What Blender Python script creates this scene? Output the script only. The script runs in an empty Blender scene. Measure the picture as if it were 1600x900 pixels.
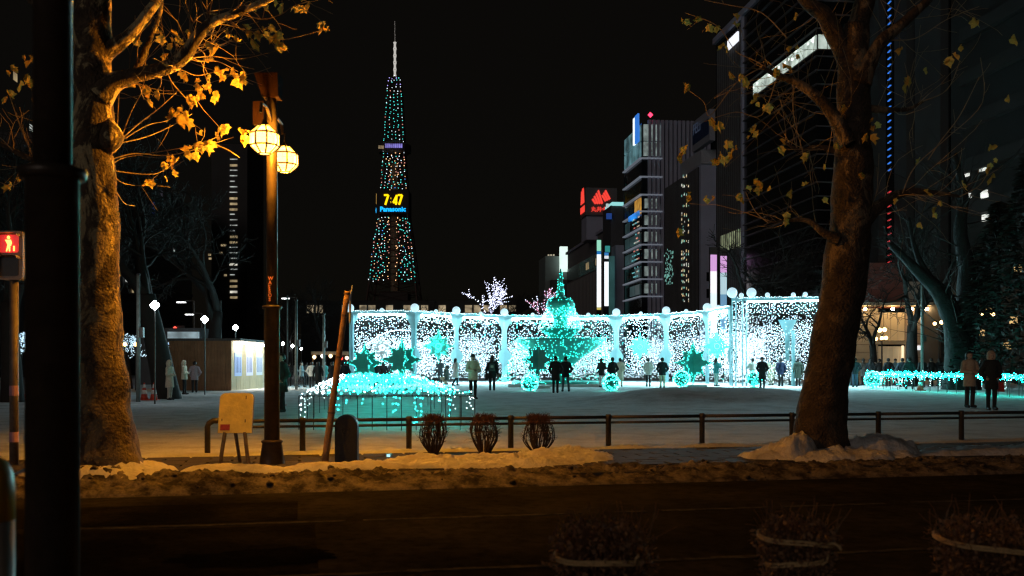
import bpy, math, random
import numpy as np
from mathutils import Vector, noise
random.seed(7); np.random.seed(7)
R = math.radians
sc = bpy.context.scene
COL = sc.collection

# ------------------------------------------------------------------ camera, sky, light, exposure
F = 1555.0            # focal length in pixels of a 1600 px wide picture
CZ = 1.42             # camera height above the road
HY = 570.0            # picture row of the horizon
cam = bpy.data.cameras.new('camera'); cam_o = bpy.data.objects.new('camera', cam); COL.objects.link(cam_o)
cam_o.location = (0, 0, CZ); cam_o.rotation_euler = (R(90), 0, 0)
cam.sensor_width = 36; cam.lens = 36*F/1600; cam.shift_y = (HY-450)/1600
cam.clip_start = .1; cam.clip_end = 6000
cam.dof.use_dof = True; cam.dof.focus_distance = 38; cam.dof.aperture_fstop = 2.8
sc.camera = cam_o
world = bpy.data.worlds.new('World'); sc.world = world; world.use_nodes = True
wn = world.node_tree; bg = wn.nodes['Background']
sky = wn.nodes.new('ShaderNodeTexSky'); sky.sky_type = 'NISHITA'; sky.sun_disc = False
sky.sun_elevation = R(10); sky.sun_rotation = R(205)
tint = wn.nodes.new('ShaderNodeMix'); tint.data_type = 'RGBA'; tint.blend_type = 'MIX'
tint.inputs[0].default_value = .965
tint.inputs[7].default_value = (.62, .5, .36, 1)         # warm city glow on a night sky
wn.links.new(sky.outputs[0], tint.inputs[6]); wn.links.new(tint.outputs[2], bg.inputs[0])
bg.inputs[1].default_value = .0046
sun = bpy.data.lights.new('sun', 'SUN'); sun.energy = .18; sun.angle = R(25); sun.color = (1., .86, .78)
sun_o = bpy.data.objects.new('sun', sun); COL.objects.link(sun_o)
sun_o.rotation_euler = (R(80), 0, R(-25))
sc.view_settings.view_transform = 'Standard'; sc.view_settings.look = 'None'
sc.view_settings.exposure = 0; sc.view_settings.gamma = 1
sc.render.engine = 'CYCLES'
cy = sc.cycles
cy.use_denoising = True; cy.use_light_tree = True; cy.max_bounces = 5; cy.diffuse_bounces = 2; cy.glossy_bounces = 2
cy.transmission_bounces = 3; cy.sample_clamp_indirect = 3; cy.caustics_reflective = False; cy.caustics_refractive = False
cy.use_adaptive_sampling = False; cy.filter_width = 1.3

# ------------------------------------------------------------------ helpers
def at(px, py, d):
    "point seen at picture position (px, py), d metres in front of the camera"
    return Vector(((px-800)/F*d, d, CZ+(HY-py)/F*d))
A = R(12)                                   # the street runs 12 degrees off the picture plane
UX, UY = math.cos(A), math.sin(A)
def st(u, v, z=0.): return Vector((u*UX-v*UY, u*UY+v*UX, z))
def st_inv(x, y): return (x*UX+y*UY, -x*UY+y*UX)
PWx, PWy = -.1169, .9931                    # axis of the park, towards the tower
def pk(X, D, z=0.): return Vector((X*.9931+PWx*D, X*.1169+PWy*D, z))
def dpx(px, X):
    t = (px-800)/F
    return X*(.9931-.1169*t)/(t*.9931+.1169)
def zpx(py, P): return CZ+(HY-py)*P.y/F

def link(o): COL.objects.link(o); return o
ORG = {}
def tag(o, label=None, cat=None, group=None, kind=None):
    if label: o['label'] = label
    if cat: o['category'] = cat
    if group: o['group'] = group
    if kind: o['kind'] = kind
    return o
def thing(name, loc, label, cat, group=None):
    o = link(bpy.data.objects.new(name, None)); o.location = loc; o.empty_display_size = .2
    ORG[o] = Vector(loc)
    return tag(o, label, cat, group)
def copy_tree(o, parent=None):
    c = o.copy(); COL.objects.link(c)
    if parent: c.parent = parent
    ORG[c] = ORG.get(o, Vector())
    for ch in list(o.children): copy_tree(ch, c)
    return c

class MB:
    def __init__(s): s.v = []; s.f = []; s.m = []
    def add(s, vs, fs, mi=0):
        b = len(s.v); s.v += [tuple(p) for p in vs]; s.f += [tuple(i+b for i in f) for f in fs]; s.m += [mi]*len(fs); return s
    def hexa(s, c, mi=0):
        return s.add(c, [(0,3,2,1),(4,5,6,7),(0,1,5,4),(1,2,6,5),(2,3,7,6),(3,0,4,7)], mi)
    def box(s, x0, x1, y0, y1, z0, z1, mi=0):
        return s.hexa([(x0,y0,z0),(x1,y0,z0),(x1,y1,z0),(x0,y1,z0),(x0,y0,z1),(x1,y0,z1),(x1,y1,z1),(x0,y1,z1)], mi)
    def fbox(s, o, ex, ey, ez, mi=0):
        "box spanned by three vectors from corner o"
        o = Vector(o); ex = Vector(ex); ey = Vector(ey); ez = Vector(ez)
        return s.hexa([o,o+ex,o+ex+ey,o+ey,o+ez,o+ex+ez,o+ex+ey+ez,o+ey+ez], mi)
    def pbox(s, X0, X1, D0, D1, z0, z1, mi=0):
        return s.hexa([pk(X0,D0,z0),pk(X1,D0,z0),pk(X1,D1,z0),pk(X0,D1,z0),pk(X0,D0,z1),pk(X1,D0,z1),pk(X1,D1,z1),pk(X0,D1,z1)], mi)
    def sbox(s, u0, u1, v0, v1, z0, z1, mi=0):
        return s.hexa([st(u0,v0,z0),st(u1,v0,z0),st(u1,v1,z0),st(u0,v1,z0),st(u0,v0,z1),st(u1,v0,z1),st(u1,v1,z1),st(u0,v1,z1)], mi)
    def tube(s, pts, rad, n=6, cap=True, mi=0, rough=0.):
        pts = [Vector(p) for p in pts]
        if not hasattr(rad, '__len__'): rad = [rad]*len(pts)
        b = len(s.v); ref = None
        for i, p in enumerate(pts):
            t = (pts[min(i+1, len(pts)-1)]-pts[max(i-1, 0)])
            if t.length < 1e-9: t = Vector((0,0,1))
            t.normalize()
            if ref is None: ref = Vector((1,0,0)) if abs(t.x) < .8 else Vector((0,1,0))
            a = ref-t*ref.dot(t)
            if a.length < 1e-6: a = t.orthogonal()
            a.normalize(); ref = a; c = t.cross(a)
            for k in range(n):
                th = 2*math.pi*k/n; q = a*math.cos(th)+c*math.sin(th); r = rad[i]
                if rough:
                    w = p+q*r
                    r *= 1+rough*(noise.noise(w*2.6)+.6*noise.noise(w*7))
                s.v.append(tuple(p+q*r))
        for i in range(len(pts)-1):
            for k in range(n):
                k2 = (k+1) % n
                s.f.append((b+i*n+k, b+i*n+k2, b+(i+1)*n+k2, b+(i+1)*n+k)); s.m.append(mi)
        if cap:
            s.f.append(tuple(b+k for k in range(n))[::-1]); s.f.append(tuple(b+(len(pts)-1)*n+k for k in range(n))); s.m += [mi, mi]
        return s
    def lathe(s, prof, n=12, c=(0,0,0), ph=0., mi=0, cap=True):
        b = len(s.v); c = Vector(c)
        for r, z in prof:
            for k in range(n):
                th = ph+2*math.pi*k/n; s.v.append((c.x+r*math.cos(th), c.y+r*math.sin(th), c.z+z))
        for i in range(len(prof)-1):
            for k in range(n):
                k2 = (k+1) % n
                s.f.append((b+i*n+k, b+i*n+k2, b+(i+1)*n+k2, b+(i+1)*n+k)); s.m.append(mi)
        if cap:
            s.f.append(tuple(b+k for k in range(n))[::-1]); s.f.append(tuple(b+(len(prof)-1)*n+k for k in range(n))); s.m += [mi, mi]
        return s
    def prism(s, poly, o, ex, ey, dep, mi=0):
        "polygon in the plane (o, ex, ey) pushed along dep"
        o = Vector(o); ex = Vector(ex); ey = Vector(ey); dep = Vector(dep); n = len(poly)
        a = [o+ex*p[0]+ey*p[1] for p in poly]; c = [p+dep for p in a]
        fs = [tuple(range(n)), tuple(range(2*n-1, n-1, -1))]+[(i, n+i, n+(i+1) % n, (i+1) % n) for i in range(n)]
        return s.add(a+c, fs, mi)
    def text(s, body, o, ex, ey, size, depth=.02, mi=0, shear=0., bold=0., sx=1.):
        cu = bpy.data.curves.new('lettering', 'FONT'); cu.body = body; cu.extrude = depth; cu.size = size; cu.shear = shear; cu.offset = bold
        cu.resolution_u = 2
        ob = bpy.data.objects.new('lettering', cu); me = bpy.data.meshes.new_from_object(ob)
        o = Vector(o); ex = Vector(ex).normalized(); ey = Vector(ey).normalized(); ez = ex.cross(ey)
        s.add([o+ex*(v.co.x*sx)+ey*v.co.y+ez*v.co.z for v in me.vertices], [tuple(p.vertices) for p in me.polygons], mi)
        bpy.data.objects.remove(ob); bpy.data.curves.remove(cu); bpy.data.meshes.remove(me)
        return s
    def build(s, name, mats, parent=None, smooth=False, base=None):
        off = ORG[parent] if parent else (Vector(base) if base is not None else Vector())
        a = np.array(s.v, dtype=np.float64)-np.array(off)
        return mesh_obj(name, a, s.f, mats, parent, smooth, off, s.m)

def mesh_obj(name, verts, faces, mats, parent=None, smooth=False, off=Vector(), mi=None):
    me = bpy.data.meshes.new(name)
    me.from_pydata(verts.tolist() if isinstance(verts, np.ndarray) else verts, [], faces if isinstance(faces, list) else faces.tolist())
    if not isinstance(mats, (list, tuple)): mats = [mats]
    for m in mats: me.materials.append(m)
    if mi is not None and len(mats) > 1: me.polygons.foreach_set('material_index', np.array(mi, dtype=np.int32))
    if smooth: me.polygons.foreach_set('use_smooth', np.ones(len(me.polygons), dtype=bool))
    me.update()
    o = link(bpy.data.objects.new(name, me))
    if parent: o.parent = parent
    else: o.location = off
    ORG[o] = Vector(off)
    return o

OCT = np.array([(1,0,0),(-1,0,0),(0,1,0),(0,-1,0),(0,0,1),(0,0,-1)], float)
OCF = np.array([(0,2,4),(2,1,4),(1,3,4),(3,0,4),(2,0,5),(1,2,5),(3,1,5),(0,3,5)])
TET = np.array([(1,1,1),(1,-1,-1),(-1,1,-1),(-1,-1,1)], float)*.8
TEF = np.array([(0,1,2),(0,3,1),(0,2,3),(1,3,2)])
def leds(name, pts, r, mats, parent, idx=None, tet=False):
    "many little lamps, one mesh"
    P = np.array([tuple(p) for p in pts])-np.array(ORG[parent])
    D, Fc = (TET, TEF) if tet else (OCT, OCF)
    rr = np.broadcast_to(np.array(r, float), (len(P),))*np.random.uniform(.8, 1.2, len(P))
    V = (P[:,None,:]+D[None]*rr[:,None,None]).reshape(-1, 3)
    Fa = (Fc[None]+(np.arange(len(P))*len(D))[:,None,None]).reshape(-1, 3)
    mi = None if idx is None else np.repeat(np.array(idx), len(Fc))
    o = mesh_obj(name, V, Fa, mats, parent, False, ORG[parent], mi)
    return tag(o, kind='stuff')

# ------------------------------------------------------------------ materials
MC = {}
def mat(name, col, rough=.7, metal=0., var=.25, scale=8., bump=0., bscale=None, spec=.4, sub=0.):
    if name in MC: return MC[name]
    m = bpy.data.materials.new(name); m.use_nodes = True; nt = m.node_tree; b = nt.nodes['Principled BSDF']
    tc = nt.nodes.new('ShaderNodeTexCoord'); nz = nt.nodes.new('ShaderNodeTexNoise'); nz.inputs['Scale'].default_value = scale
    nz.inputs['Detail'].default_value = 6; nz.inputs['Roughness'].default_value = .65
    nt.links.new(tc.outputs['Object'], nz.inputs['Vector'])
    rp = nt.nodes.new('ShaderNodeValToRGB'); e = rp.color_ramp.elements
    e[0].position = .3; e[1].position = .72
    e[0].color = tuple(c*(1-var) for c in col)+(1,); e[1].color = tuple(min(1, c*(1+var)) for c in col)+(1,)
    nt.links.new(nz.outputs['Fac'], rp.inputs[0]); nt.links.new(rp.outputs[0], b.inputs['Base Color'])
    b.inputs['Roughness'].default_value = rough; b.inputs['Metallic'].default_value = metal
    b.inputs['Specular IOR Level'].default_value = spec
    if bump:
        n2 = nt.nodes.new('ShaderNodeTexNoise'); n2.inputs['Scale'].default_value = bscale or scale*4; n2.inputs['Detail'].default_value = 5
        nt.links.new(tc.outputs['Object'], n2.inputs['Vector'])
        bp = nt.nodes.new('ShaderNodeBump'); bp.inputs['Strength'].default_value = bump; bp.inputs['Distance'].default_value = .05
        nt.links.new(n2.outputs['Fac'], bp.inputs['Height']); nt.links.new(bp.outputs[0], b.inputs['Normal'])
    MC[name] = m
    return m
def emis(name, col, s, sample=True):
    if name in MC: return MC[name]
    m = bpy.data.materials.new(name); m.use_nodes = True; nt = m.node_tree; b = nt.nodes['Principled BSDF']
    b.inputs['Base Color'].default_value = (*[min(.8, c*.6+.1) for c in col], 1); b.inputs['Roughness'].default_value = .4
    b.inputs['Emission Color'].default_value = (*col, 1); b.inputs['Emission Strength'].default_value = s
    m.cycles.emission_sampling = 'FRONT' if sample else 'NONE'
    MC[name] = m
    return m
def window_mat(name, col, s, scale=1.5, lo=.25):
    "a lit room behind glass: uneven light"
    if name in MC: return MC[name]
    m = emis(name, col, s, False); nt = m.node_tree; b = nt.nodes['Principled BSDF']
    tc = nt.nodes.new('ShaderNodeTexCoord'); nz = nt.nodes.new('ShaderNodeTexNoise'); nz.inputs['Scale'].default_value = scale; nz.inputs['Detail'].default_value = 4
    mr = nt.nodes.new('ShaderNodeMapRange'); mr.inputs[1].default_value = .35; mr.inputs[2].default_value = .7; mr.inputs[3].default_value = s*lo; mr.inputs[4].default_value = s*1.3
    nt.links.new(tc.outputs['Object'], nz.inputs['Vector']); nt.links.new(nz.outputs['Fac'], mr.inputs[0]); nt.links.new(mr.outputs[0], b.inputs['Emission Strength'])
    return m
def glass_mat(name='dark_glass', col=(.012,.014,.018), rough=.12):
    return mat(name, col, rough, 0, .3, .6, spec=.6)
def bark_mat(name, dark, pale, scale, amt=.5):
    if name in MC: return MC[name]
    m = mat(name, dark, .85, 0, .6, scale*2.2, 1., scale*9); nt = m.node_tree; b = nt.nodes['Principled BSDF']
    tc = nt.nodes.new('ShaderNodeTexCoord'); mp = nt.nodes.new('ShaderNodeMapping'); mp.inputs['Scale'].default_value = (1, 1, .55)
    nz = nt.nodes.new('ShaderNodeTexNoise'); nz.inputs['Scale'].default_value = scale; nz.inputs['Detail'].default_value = 8; nz.inputs['Roughness'].default_value = .7; nz.inputs['Distortion'].default_value = .8
    rp = nt.nodes.new('ShaderNodeValToRGB'); rp.color_ramp.elements[0].position = amt; rp.color_ramp.elements[1].position = amt+.06
    mx = nt.nodes.new('ShaderNodeMix'); mx.data_type = 'RGBA'; mx.inputs[7].default_value = (*pale, 1)
    old = b.inputs['Base Color'].links[0].from_socket
    nt.links.new(tc.outputs['Object'], mp.inputs[0]); nt.links.new(mp.outputs[0], nz.inputs['Vector']); nt.links.new(nz.outputs['Fac'], rp.inputs[0])
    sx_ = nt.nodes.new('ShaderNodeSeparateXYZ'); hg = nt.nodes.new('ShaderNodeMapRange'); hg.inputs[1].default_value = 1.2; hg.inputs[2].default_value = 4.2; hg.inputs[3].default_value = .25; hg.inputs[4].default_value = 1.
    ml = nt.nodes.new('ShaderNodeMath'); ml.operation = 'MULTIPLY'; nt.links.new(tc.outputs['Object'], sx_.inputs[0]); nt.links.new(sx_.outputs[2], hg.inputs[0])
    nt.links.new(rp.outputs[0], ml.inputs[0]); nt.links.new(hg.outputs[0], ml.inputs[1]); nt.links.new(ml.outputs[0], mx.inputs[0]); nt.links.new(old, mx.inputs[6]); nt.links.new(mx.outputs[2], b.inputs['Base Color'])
    return m
def snow_mat(name, clean, dirty, scale, thr, rough=.75, bump=.6, spot=True, bs=6., bd=.06):
    "snow with dirt where the noise says so"
    m = bpy.data.materials.new(name); m.use_nodes = True; nt = m.node_tree; b = nt.nodes['Principled BSDF']; MC[name] = m
    tc = nt.nodes.new('ShaderNodeTexCoord')
    def nz(sc_, det=6, rg=.65):
        n = nt.nodes.new('ShaderNodeTexNoise'); n.inputs['Scale'].default_value = sc_; n.inputs['Detail'].default_value = det; n.inputs['Roughness'].default_value = rg
        nt.links.new(tc.outputs['Object'], n.inputs['Vector']); return n
    n1 = nz(scale); rp = nt.nodes.new('ShaderNodeValToRGB'); rp.color_ramp.elements[0].position = thr-.1; rp.color_ramp.elements[1].position = thr+.1
    rp.color_ramp.elements[0].color = (*clean, 1); rp.color_ramp.elements[1].color = (*dirty, 1)
    nt.links.new(n1.outputs['Fac'], rp.inputs[0])
    n2 = nz(scale*9, 4); mx = nt.nodes.new('ShaderNodeMix'); mx.data_type = 'RGBA'; mx.blend_type = 'MULTIPLY'; mx.inputs[0].default_value = .6 if spot else .15
    r2 = nt.nodes.new('ShaderNodeValToRGB'); r2.color_ramp.elements[0].position = .3; r2.color_ramp.elements[0].color = (.25,.2,.16,1); r2.color_ramp.elements[1].position = .55
    nt.links.new(n2.outputs['Fac'], r2.inputs[0]); nt.links.new(rp.outputs[0], mx.inputs[6]); nt.links.new(r2.outputs[0], mx.inputs[7])
    nt.links.new(mx.outputs[2], b.inputs['Base Color']); b.inputs['Roughness'].default_value = rough; b.inputs['Specular IOR Level'].default_value = .25
    n3 = nz(scale*bs, 8, .7); bp = nt.nodes.new('ShaderNodeBump'); bp.inputs['Strength'].default_value = bump; bp.inputs['Distance'].default_value = bd
    nt.links.new(n3.outputs['Fac'], bp.inputs['Height']); nt.links.new(bp.outputs[0], b.inputs['Normal'])
    return m

BLACK = mat('black_paint', (.015,.015,.017), .45, 0, .4, 20)
IRON = mat('brown_iron', (.05,.042,.035), .5, .2, .35, 15, .2)
STEEL = mat('grey_steel', (.12,.12,.12), .45, .5, .3, 12)
WHITEB = mat('white_board', (.7,.74,.76), .6, 0, .1, 3)
TEALB = mat('teal_board', (.05,.42,.36), .6, 0, .15, 3)
LED_W = emis('led_white', (.60,.90,1.), 6.5)
LED_W2 = emis('led_warm_white', (1.,.94,.88), 7.)
LED_FR = emis('led_fringe', (.46,.85,.95), 1400.)
LED_SOFT = emis('led_soft_white', (.74,.90,1.), 1.05)
LED_T = emis('led_teal', (.03,1.,.74), 12.0)
LED_TW = emis('led_pale_teal', (.05,1.,.84), 10.0)
LED_BED = emis('led_bed_teal', (.003,1.,.80), 120.0)
LED_BEDP = emis('led_bed_pale', (.3,1.,.9), 50.0)
LED_BEDH = emis('led_bed_hanging', (.015,1.,.84), 45.0)
LED_BEDW = emis('led_bed_white', (.7,.95,1.), 16.0)

# ------------------------------------------------------------------ the ground, road and snow
def sstep(a, b, x):
    t = min(1, max(0, (x-a)/(b-a))); return t*t*(3-2*t)
def park_z(x, y):
    z = .12-.2*sstep(-4.5, -9, x)*sstep(18, 24, y)
    z += .50*math.exp(-(abs(x-7.2)/3.9)**4)*math.exp(-((y-35.5)/3.2)**2)
    z += .022*noise.noise((x*.55, y*.55, 0))+.012*noise.noise((x*1.9, y*1.9, 4))
    return z
def gz(x, y): return park_z(x, y)
def grid(name, us, vs, fn, m, frame=st):
    V = [tuple(frame(u, v, fn(u, v))) for v in vs for u in us]; n = len(us)
    Fc = [(j*n+i, j*n+i+1, (j+1)*n+i+1, (j+1)*n+i) for j in range(len(vs)-1) for i in range(n-1)]
    return tag(mesh_obj(name, V, Fc, m, smooth=True), kind='structure')
ASPH = snow_mat('wet_asphalt', (.024,.0228,.0215), (.044,.041,.038), .8, .52, .72, .6, True)
ASPH.node_tree.nodes['Principled BSDF'].inputs['Specular IOR Level'].default_value = 0.
SNOW = snow_mat('trodden_snow', (.82,.84,.85), (.60,.60,.59), 1.1, .55, .8, 1., False, 3.2, .14)
SNOWC = snow_mat('clean_snow', (.84,.82,.80), (.58,.54,.5), 2.6, .56, .8, 1., False, 5., .08)
SNOWD = snow_mat('dirty_snow', (.30,.26,.22), (.035,.028,.022), 4.2, .49, .8, 1., True)
MB().box(-3000, 3000, -300, 5000, -1.2, -.35).build('ground', mat('dark_ground', (.04,.038,.036), .8, 0, .3, .1)).__setitem__('kind', 'structure')
grid('road', np.linspace(-60, 60, 61), [5.1, 7, 9, 11.6], lambda u, v: 0., ASPH)
MB().sbox(-60, 60, -12, 4.95, -.1, .12).build('near_pavement', mat('pavement', (.16,.15,.14), .75, 0, .25, 3, .2))['kind'] = 'structure'
o = MB()
for i in range(-12, 16): o.sbox(i*1.2+.006, i*1.2+1.194, 4.95, 5.1, -.1, .125); o.sbox(i*1.2+.006, i*1.2+1.194, 11.55, 11.7, -.1, .05)
tag(o.build('kerb', mat('kerb_stone', (.22,.21,.2), .7, 0, .2, 4)), kind='structure')
LINE = mat('road_paint', (.07,.067,.063), .9, 0, .7, 7, spec=0.)
for v, w in ((9.16, .045), (6.83, .05)):
    L = MB()
    for u in np.arange(-14, 16, .16):
        if noise.noise((u*.9, v, 0))+random.gauss(0,.3) > .42: continue
        L.sbox(u, u+.16, v-w*random.uniform(.4, 1), v+w*random.uniform(.4, 1), .002, .006)
    tag(L.build('road_marking', LINE), kind='structure')
PATCH = snow_mat('old_asphalt_shaded', (.014,.0133,.0126), (.027,.025,.0235), 1.4, .55, .75, .6, True)  # older asphalt, its colour darkened further for the shadow lying on it
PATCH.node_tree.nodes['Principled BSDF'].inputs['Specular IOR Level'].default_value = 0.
def blob_sheet(name, cu, cv, ru, rv, z, m, seed, n=72):
    pl = []
    for k in range(n):
        t = 2*math.pi*k/n; q = 1+.3*noise.noise((math.cos(t)*1.3, math.sin(t)*1.3, seed))+.3*noise.noise((math.cos(t)*3, math.sin(t)*3, seed))+.16*noise.noise((math.cos(t)*9, math.sin(t)*9, seed))
        pl.append((cu+ru*q*math.cos(t), cv+rv*q*math.sin(t)))
    V = [tuple(st(u, v, z)) for u, v in pl]
    return tag(mesh_obj(name, V, [tuple(range(n))], m), kind='structure')
def st_px(px, py, z=0):
    d = F*(CZ-z)/(py-HY); return st_inv((px-800)/F*d, d)
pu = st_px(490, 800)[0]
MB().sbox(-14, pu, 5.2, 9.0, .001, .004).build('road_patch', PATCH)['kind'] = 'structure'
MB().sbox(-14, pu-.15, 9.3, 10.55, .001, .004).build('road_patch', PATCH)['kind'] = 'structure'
TARP = snow_mat('tar_patch', (.006,.006,.006), (.012,.011,.01), 2., .5, .9, .6); TARP.node_tree.nodes['Principled BSDF'].inputs['Specular IOR Level'].default_value = 0.
a = st_px(395, 872); blob_sheet('road_patch', a[0], a[1], .62, .34, .0075, TARP, 3)
a = st_px(560, 745, .0); 
# the paved walk with its slabs, one by one
MB().sbox(-30, 40, 11.7, 14.75, -.1, .10).build('pavement', mat('pavement_bed', (.05,.047,.043), .8, 0, .2, 3))['kind'] = 'structure'
walk = bpy.data.objects['pavement']
SLAB = mat('paving_slab', (.085,.074,.064), .8, 0, .45, 1.3, .25, 30, spec=.12)
s0 = MB(); c = .012
s0.add([(0,0,0),(.57,0,0),(.57,.27,0),(0,.27,0),(0,0,.014),(.57,0,.014),(.57,.27,.014),(0,.27,.014),(c,c,.02),(.57-c,c,.02),(.57-c,.27-c,.02),(c,.27-c,.02)],
       [(0,1,5,4),(1,2,6,5),(2,3,7,6),(3,0,4,7),(4,5,9,8),(5,6,10,9),(6,7,11,10),(7,4,8,11),(8,9,10,11)])
slab = s0.build('paving_slab', SLAB); slab_me = slab.data; bpy.data.objects.remove(slab)
k = 0
for j in range(8):
    for i in range(-13, 22):
        u = i*.6-.3*(j % 2); v = 12.42+j*.29
        o = link(bpy.data.objects.new('paving_slab', slab_me)); o.location = st(u, v, .10+random.uniform(-.003, .003)); o.rotation_euler = (random.uniform(-.006,.006), random.uniform(-.006,.006), A)
        o.parent = walk; k += 1
vs = list(14.6+np.arange(0, 3, .12))+list(np.geomspace(17.6, 150, 110))
us = list(np.linspace(-60, -14, 40))+list(np.arange(-13.8, 20, .22))+list(np.linspace(20.2, 75, 46))
def park_fn(u, v):
    p = st(u, v); z = park_z(p.x, p.y)
    e = sstep(14.55, 14.85, v+.12*noise.noise((u*1.7, 0, 0)))
    lump = .05*(.5+noise.noise((u*1.3, v*2, 1)))*math.exp(-((v-15.0)/.35)**2)+.03*noise.noise((u*4, v*5, 2))*math.exp(-((v-15.0)/.6)**2)
    return -.02+(z+.02+lump)*e
grid('park_snow', us, vs, park_fn, SNOW)
def dirty_fn(u, v):
    t = (v-11.3)/1.35
    h = math.sin(math.pi*min(1, max(0, t)))**.75 if 0 < t < 1 else 0
    a = .125+.07*sstep(1, -4, u)
    n = noise.noise((u*1.1, v*1.5, 0))*.35+noise.noise((u*3.5, v*4, 3))*.34+abs(noise.noise((u*7, v*8, 6)))*.6-.12+abs(noise.noise((u*15, v*16, 6)))*.42-.08
    return -.03+a*h*(1+.95*n)+.03*(h > 0)+.03*sstep(.5, 1, t)
grid('dirty_snow_bank', np.arange(-8, 13, .03), np.arange(11.2, 12.75, .03), dirty_fn, SNOWD)
def heap(name, cu, cv, ru, rv, h, seed, m=SNOWC, base=.1, step=.045, lump=.22, pw=2.4, tilt=0.):
    def fn(u, v):
        a = (u-cu)/ru; b = (v-cv-tilt*(u-cu))/rv
        q = (abs(a)**pw+abs(b)**pw)
        n = noise.noise((u*1.6, v*2, seed))*.5+noise.noise((u*4, v*5, seed))*.35+abs(noise.noise((u*9, v*9, seed)))*.5-.1+abs(noise.noise((u*19, v*19, seed)))*.3-.06
        q += .35*noise.noise((u*2.2, v*3, seed+9))+.12*noise.noise((u*8, v*9, seed+9))
        return base-.03+h*max(0, 1-max(q, 0))**.55*(1+lump*2*n)
    return grid(name, np.arange(cu-ru*1.25, cu+ru*1.25, step), np.arange(cv-rv*1.3, cv+rv*1.3, step), fn, m)
heap('snow_heap', 2.35, 13.1, 1.75, .75, .12, 1, lump=.6)
heap('snow_heap', 3.6, 13.4, .75, .55, .17, 5, lump=.5)
heap('snow_heap', 7.35, 12.95, 1.3, .7, .21, 2, lump=.4)
heap('snow_heap', 6.75, 12.85, .36, .36, .40, 22, lump=.35)
heap('snow_heap', 8.15, 13.0, .7, .4, .34, 23, lump=.3)
heap('snow_heap', 10.9, 12.85, 2.6, .42, .17, 3)
heap('snow_heap', -2.35, 12.45, .95, .65, .21, 4, lump=.4)
heap('snow_heap', -.75, 12.62, .75, .3, .13, 6); heap('snow_heap', .55, 12.66, .9, .26, .14, 7)
# lumps of dirty snow along the bank
for i in range(110):
    u = random.uniform(-5, 11); v = random.uniform(11.35, 12.5); r = random.uniform(.012, .03)*random.choice((1,1,1,1.8))
    L = MB(); L.lathe([(r*.5, -r*.5), (r, 0), (r*.8, r*.5), (r*.3, r*.75)], 7)
    L.v = [tuple(Vector(p)*(1+.35*noise.noise((p[0]*30+i, p[1]*30, p[2]*30)))) for p in L.v]
    tag(L.build('snow_lump', SNOWD, smooth=True), kind='structure').location = st(u, v, max(dirty_fn(u, v), 0)+r*.3)

# ------------------------------------------------------------------ the park lamp with two lanterns
def sodium_pane():
    m = bpy.data.materials.new('sodium_pane'); m.use_nodes = True; nt = m.node_tree; nt.nodes.remove(nt.nodes['Principled BSDF']); out = nt.nodes['Material Output']
    tr_ = nt.nodes.new('ShaderNodeBsdfTransparent'); tr_.inputs[0].default_value = (1,.95,.85,1); em = nt.nodes.new('ShaderNodeEmission'); em.inputs[0].default_value = (1,.46,.08,1); em.inputs[1].default_value = 2.8
    ad = nt.nodes.new('ShaderNodeAddShader'); nt.links.new(tr_.outputs[0], ad.inputs[0]); nt.links.new(em.outputs[0], ad.inputs[1]); nt.links.new(ad.outputs[0], out.inputs[0]); return m
E_SOD = sodium_pane()
GL_OFF = mat('milky_glass_unlit', (.35,.33,.3), .3, 0, .15, 3)
LAMPP = mat('brown_lamp_paint', (.06,.045,.035), .4, .3, .3, 9, .12)
def lantern(root, c, lit):
    ps = [(.077,-.172), (.181,-.075), (.181,.075), (.077,.172)]; n = 8
    ring = [[Vector(c)+Vector((r*math.cos(math.pi/8+k*math.pi/4), r*math.sin(math.pi/8+k*math.pi/4), z)) for k in range(n)] for r, z in ps]
    fr = MB()
    for k in range(n):
        k2 = (k+1) % n
        for i in range(4): fr.tube([ring[i][k], ring[i][k2]], .012, 4)
        for i in range(3): fr.tube([ring[i][k], ring[i+1][k]], .012, 4)
    fr.lathe([(.077,.172), (.05,.2), (.02,.25)], 8, c); fr.lathe([(.012,.25), (.012,.36)], 6, c)
    f = fr.build('lantern_frame', LAMPP, root)
    m = E_SOD if lit else GL_OFF
    if lit:
        lp = bpy.data.lights.new('lantern_bulb', 'POINT'); lp.energy = 610; lp.color = (1., .405, .03); lp.shadow_soft_size = .07
        lo = link(bpy.data.objects.new('lantern_bulb', lp)); lo.parent = root; lo.location = Vector(c)-ORG[root]
    for k in range(n):
        k2 = (k+1) % n
        for i in range(3):
            q = [ring[i][k], ring[i][k2], ring[i+1][k2], ring[i+1][k]]
            g = sum(q, Vector())/4; q = [g+(p-g)*.97 for p in q]; nn = (q[1]-q[0]).cross(q[3]-q[0]).normalized()*.004
            MB().hexa([p-nn for p in q]+[p+nn for p in q]).build('pane', m, f)
    MB().prism([(math.cos(math.pi/8+k*math.pi/4)*.072, math.sin(math.pi/8+k*math.pi/4)*.072) for k in range(8)], Vector(c)+Vector((0,0,-.174)), (1,0,0), (0,1,0), (0,0,.004)).build('pane', m, f)
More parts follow.
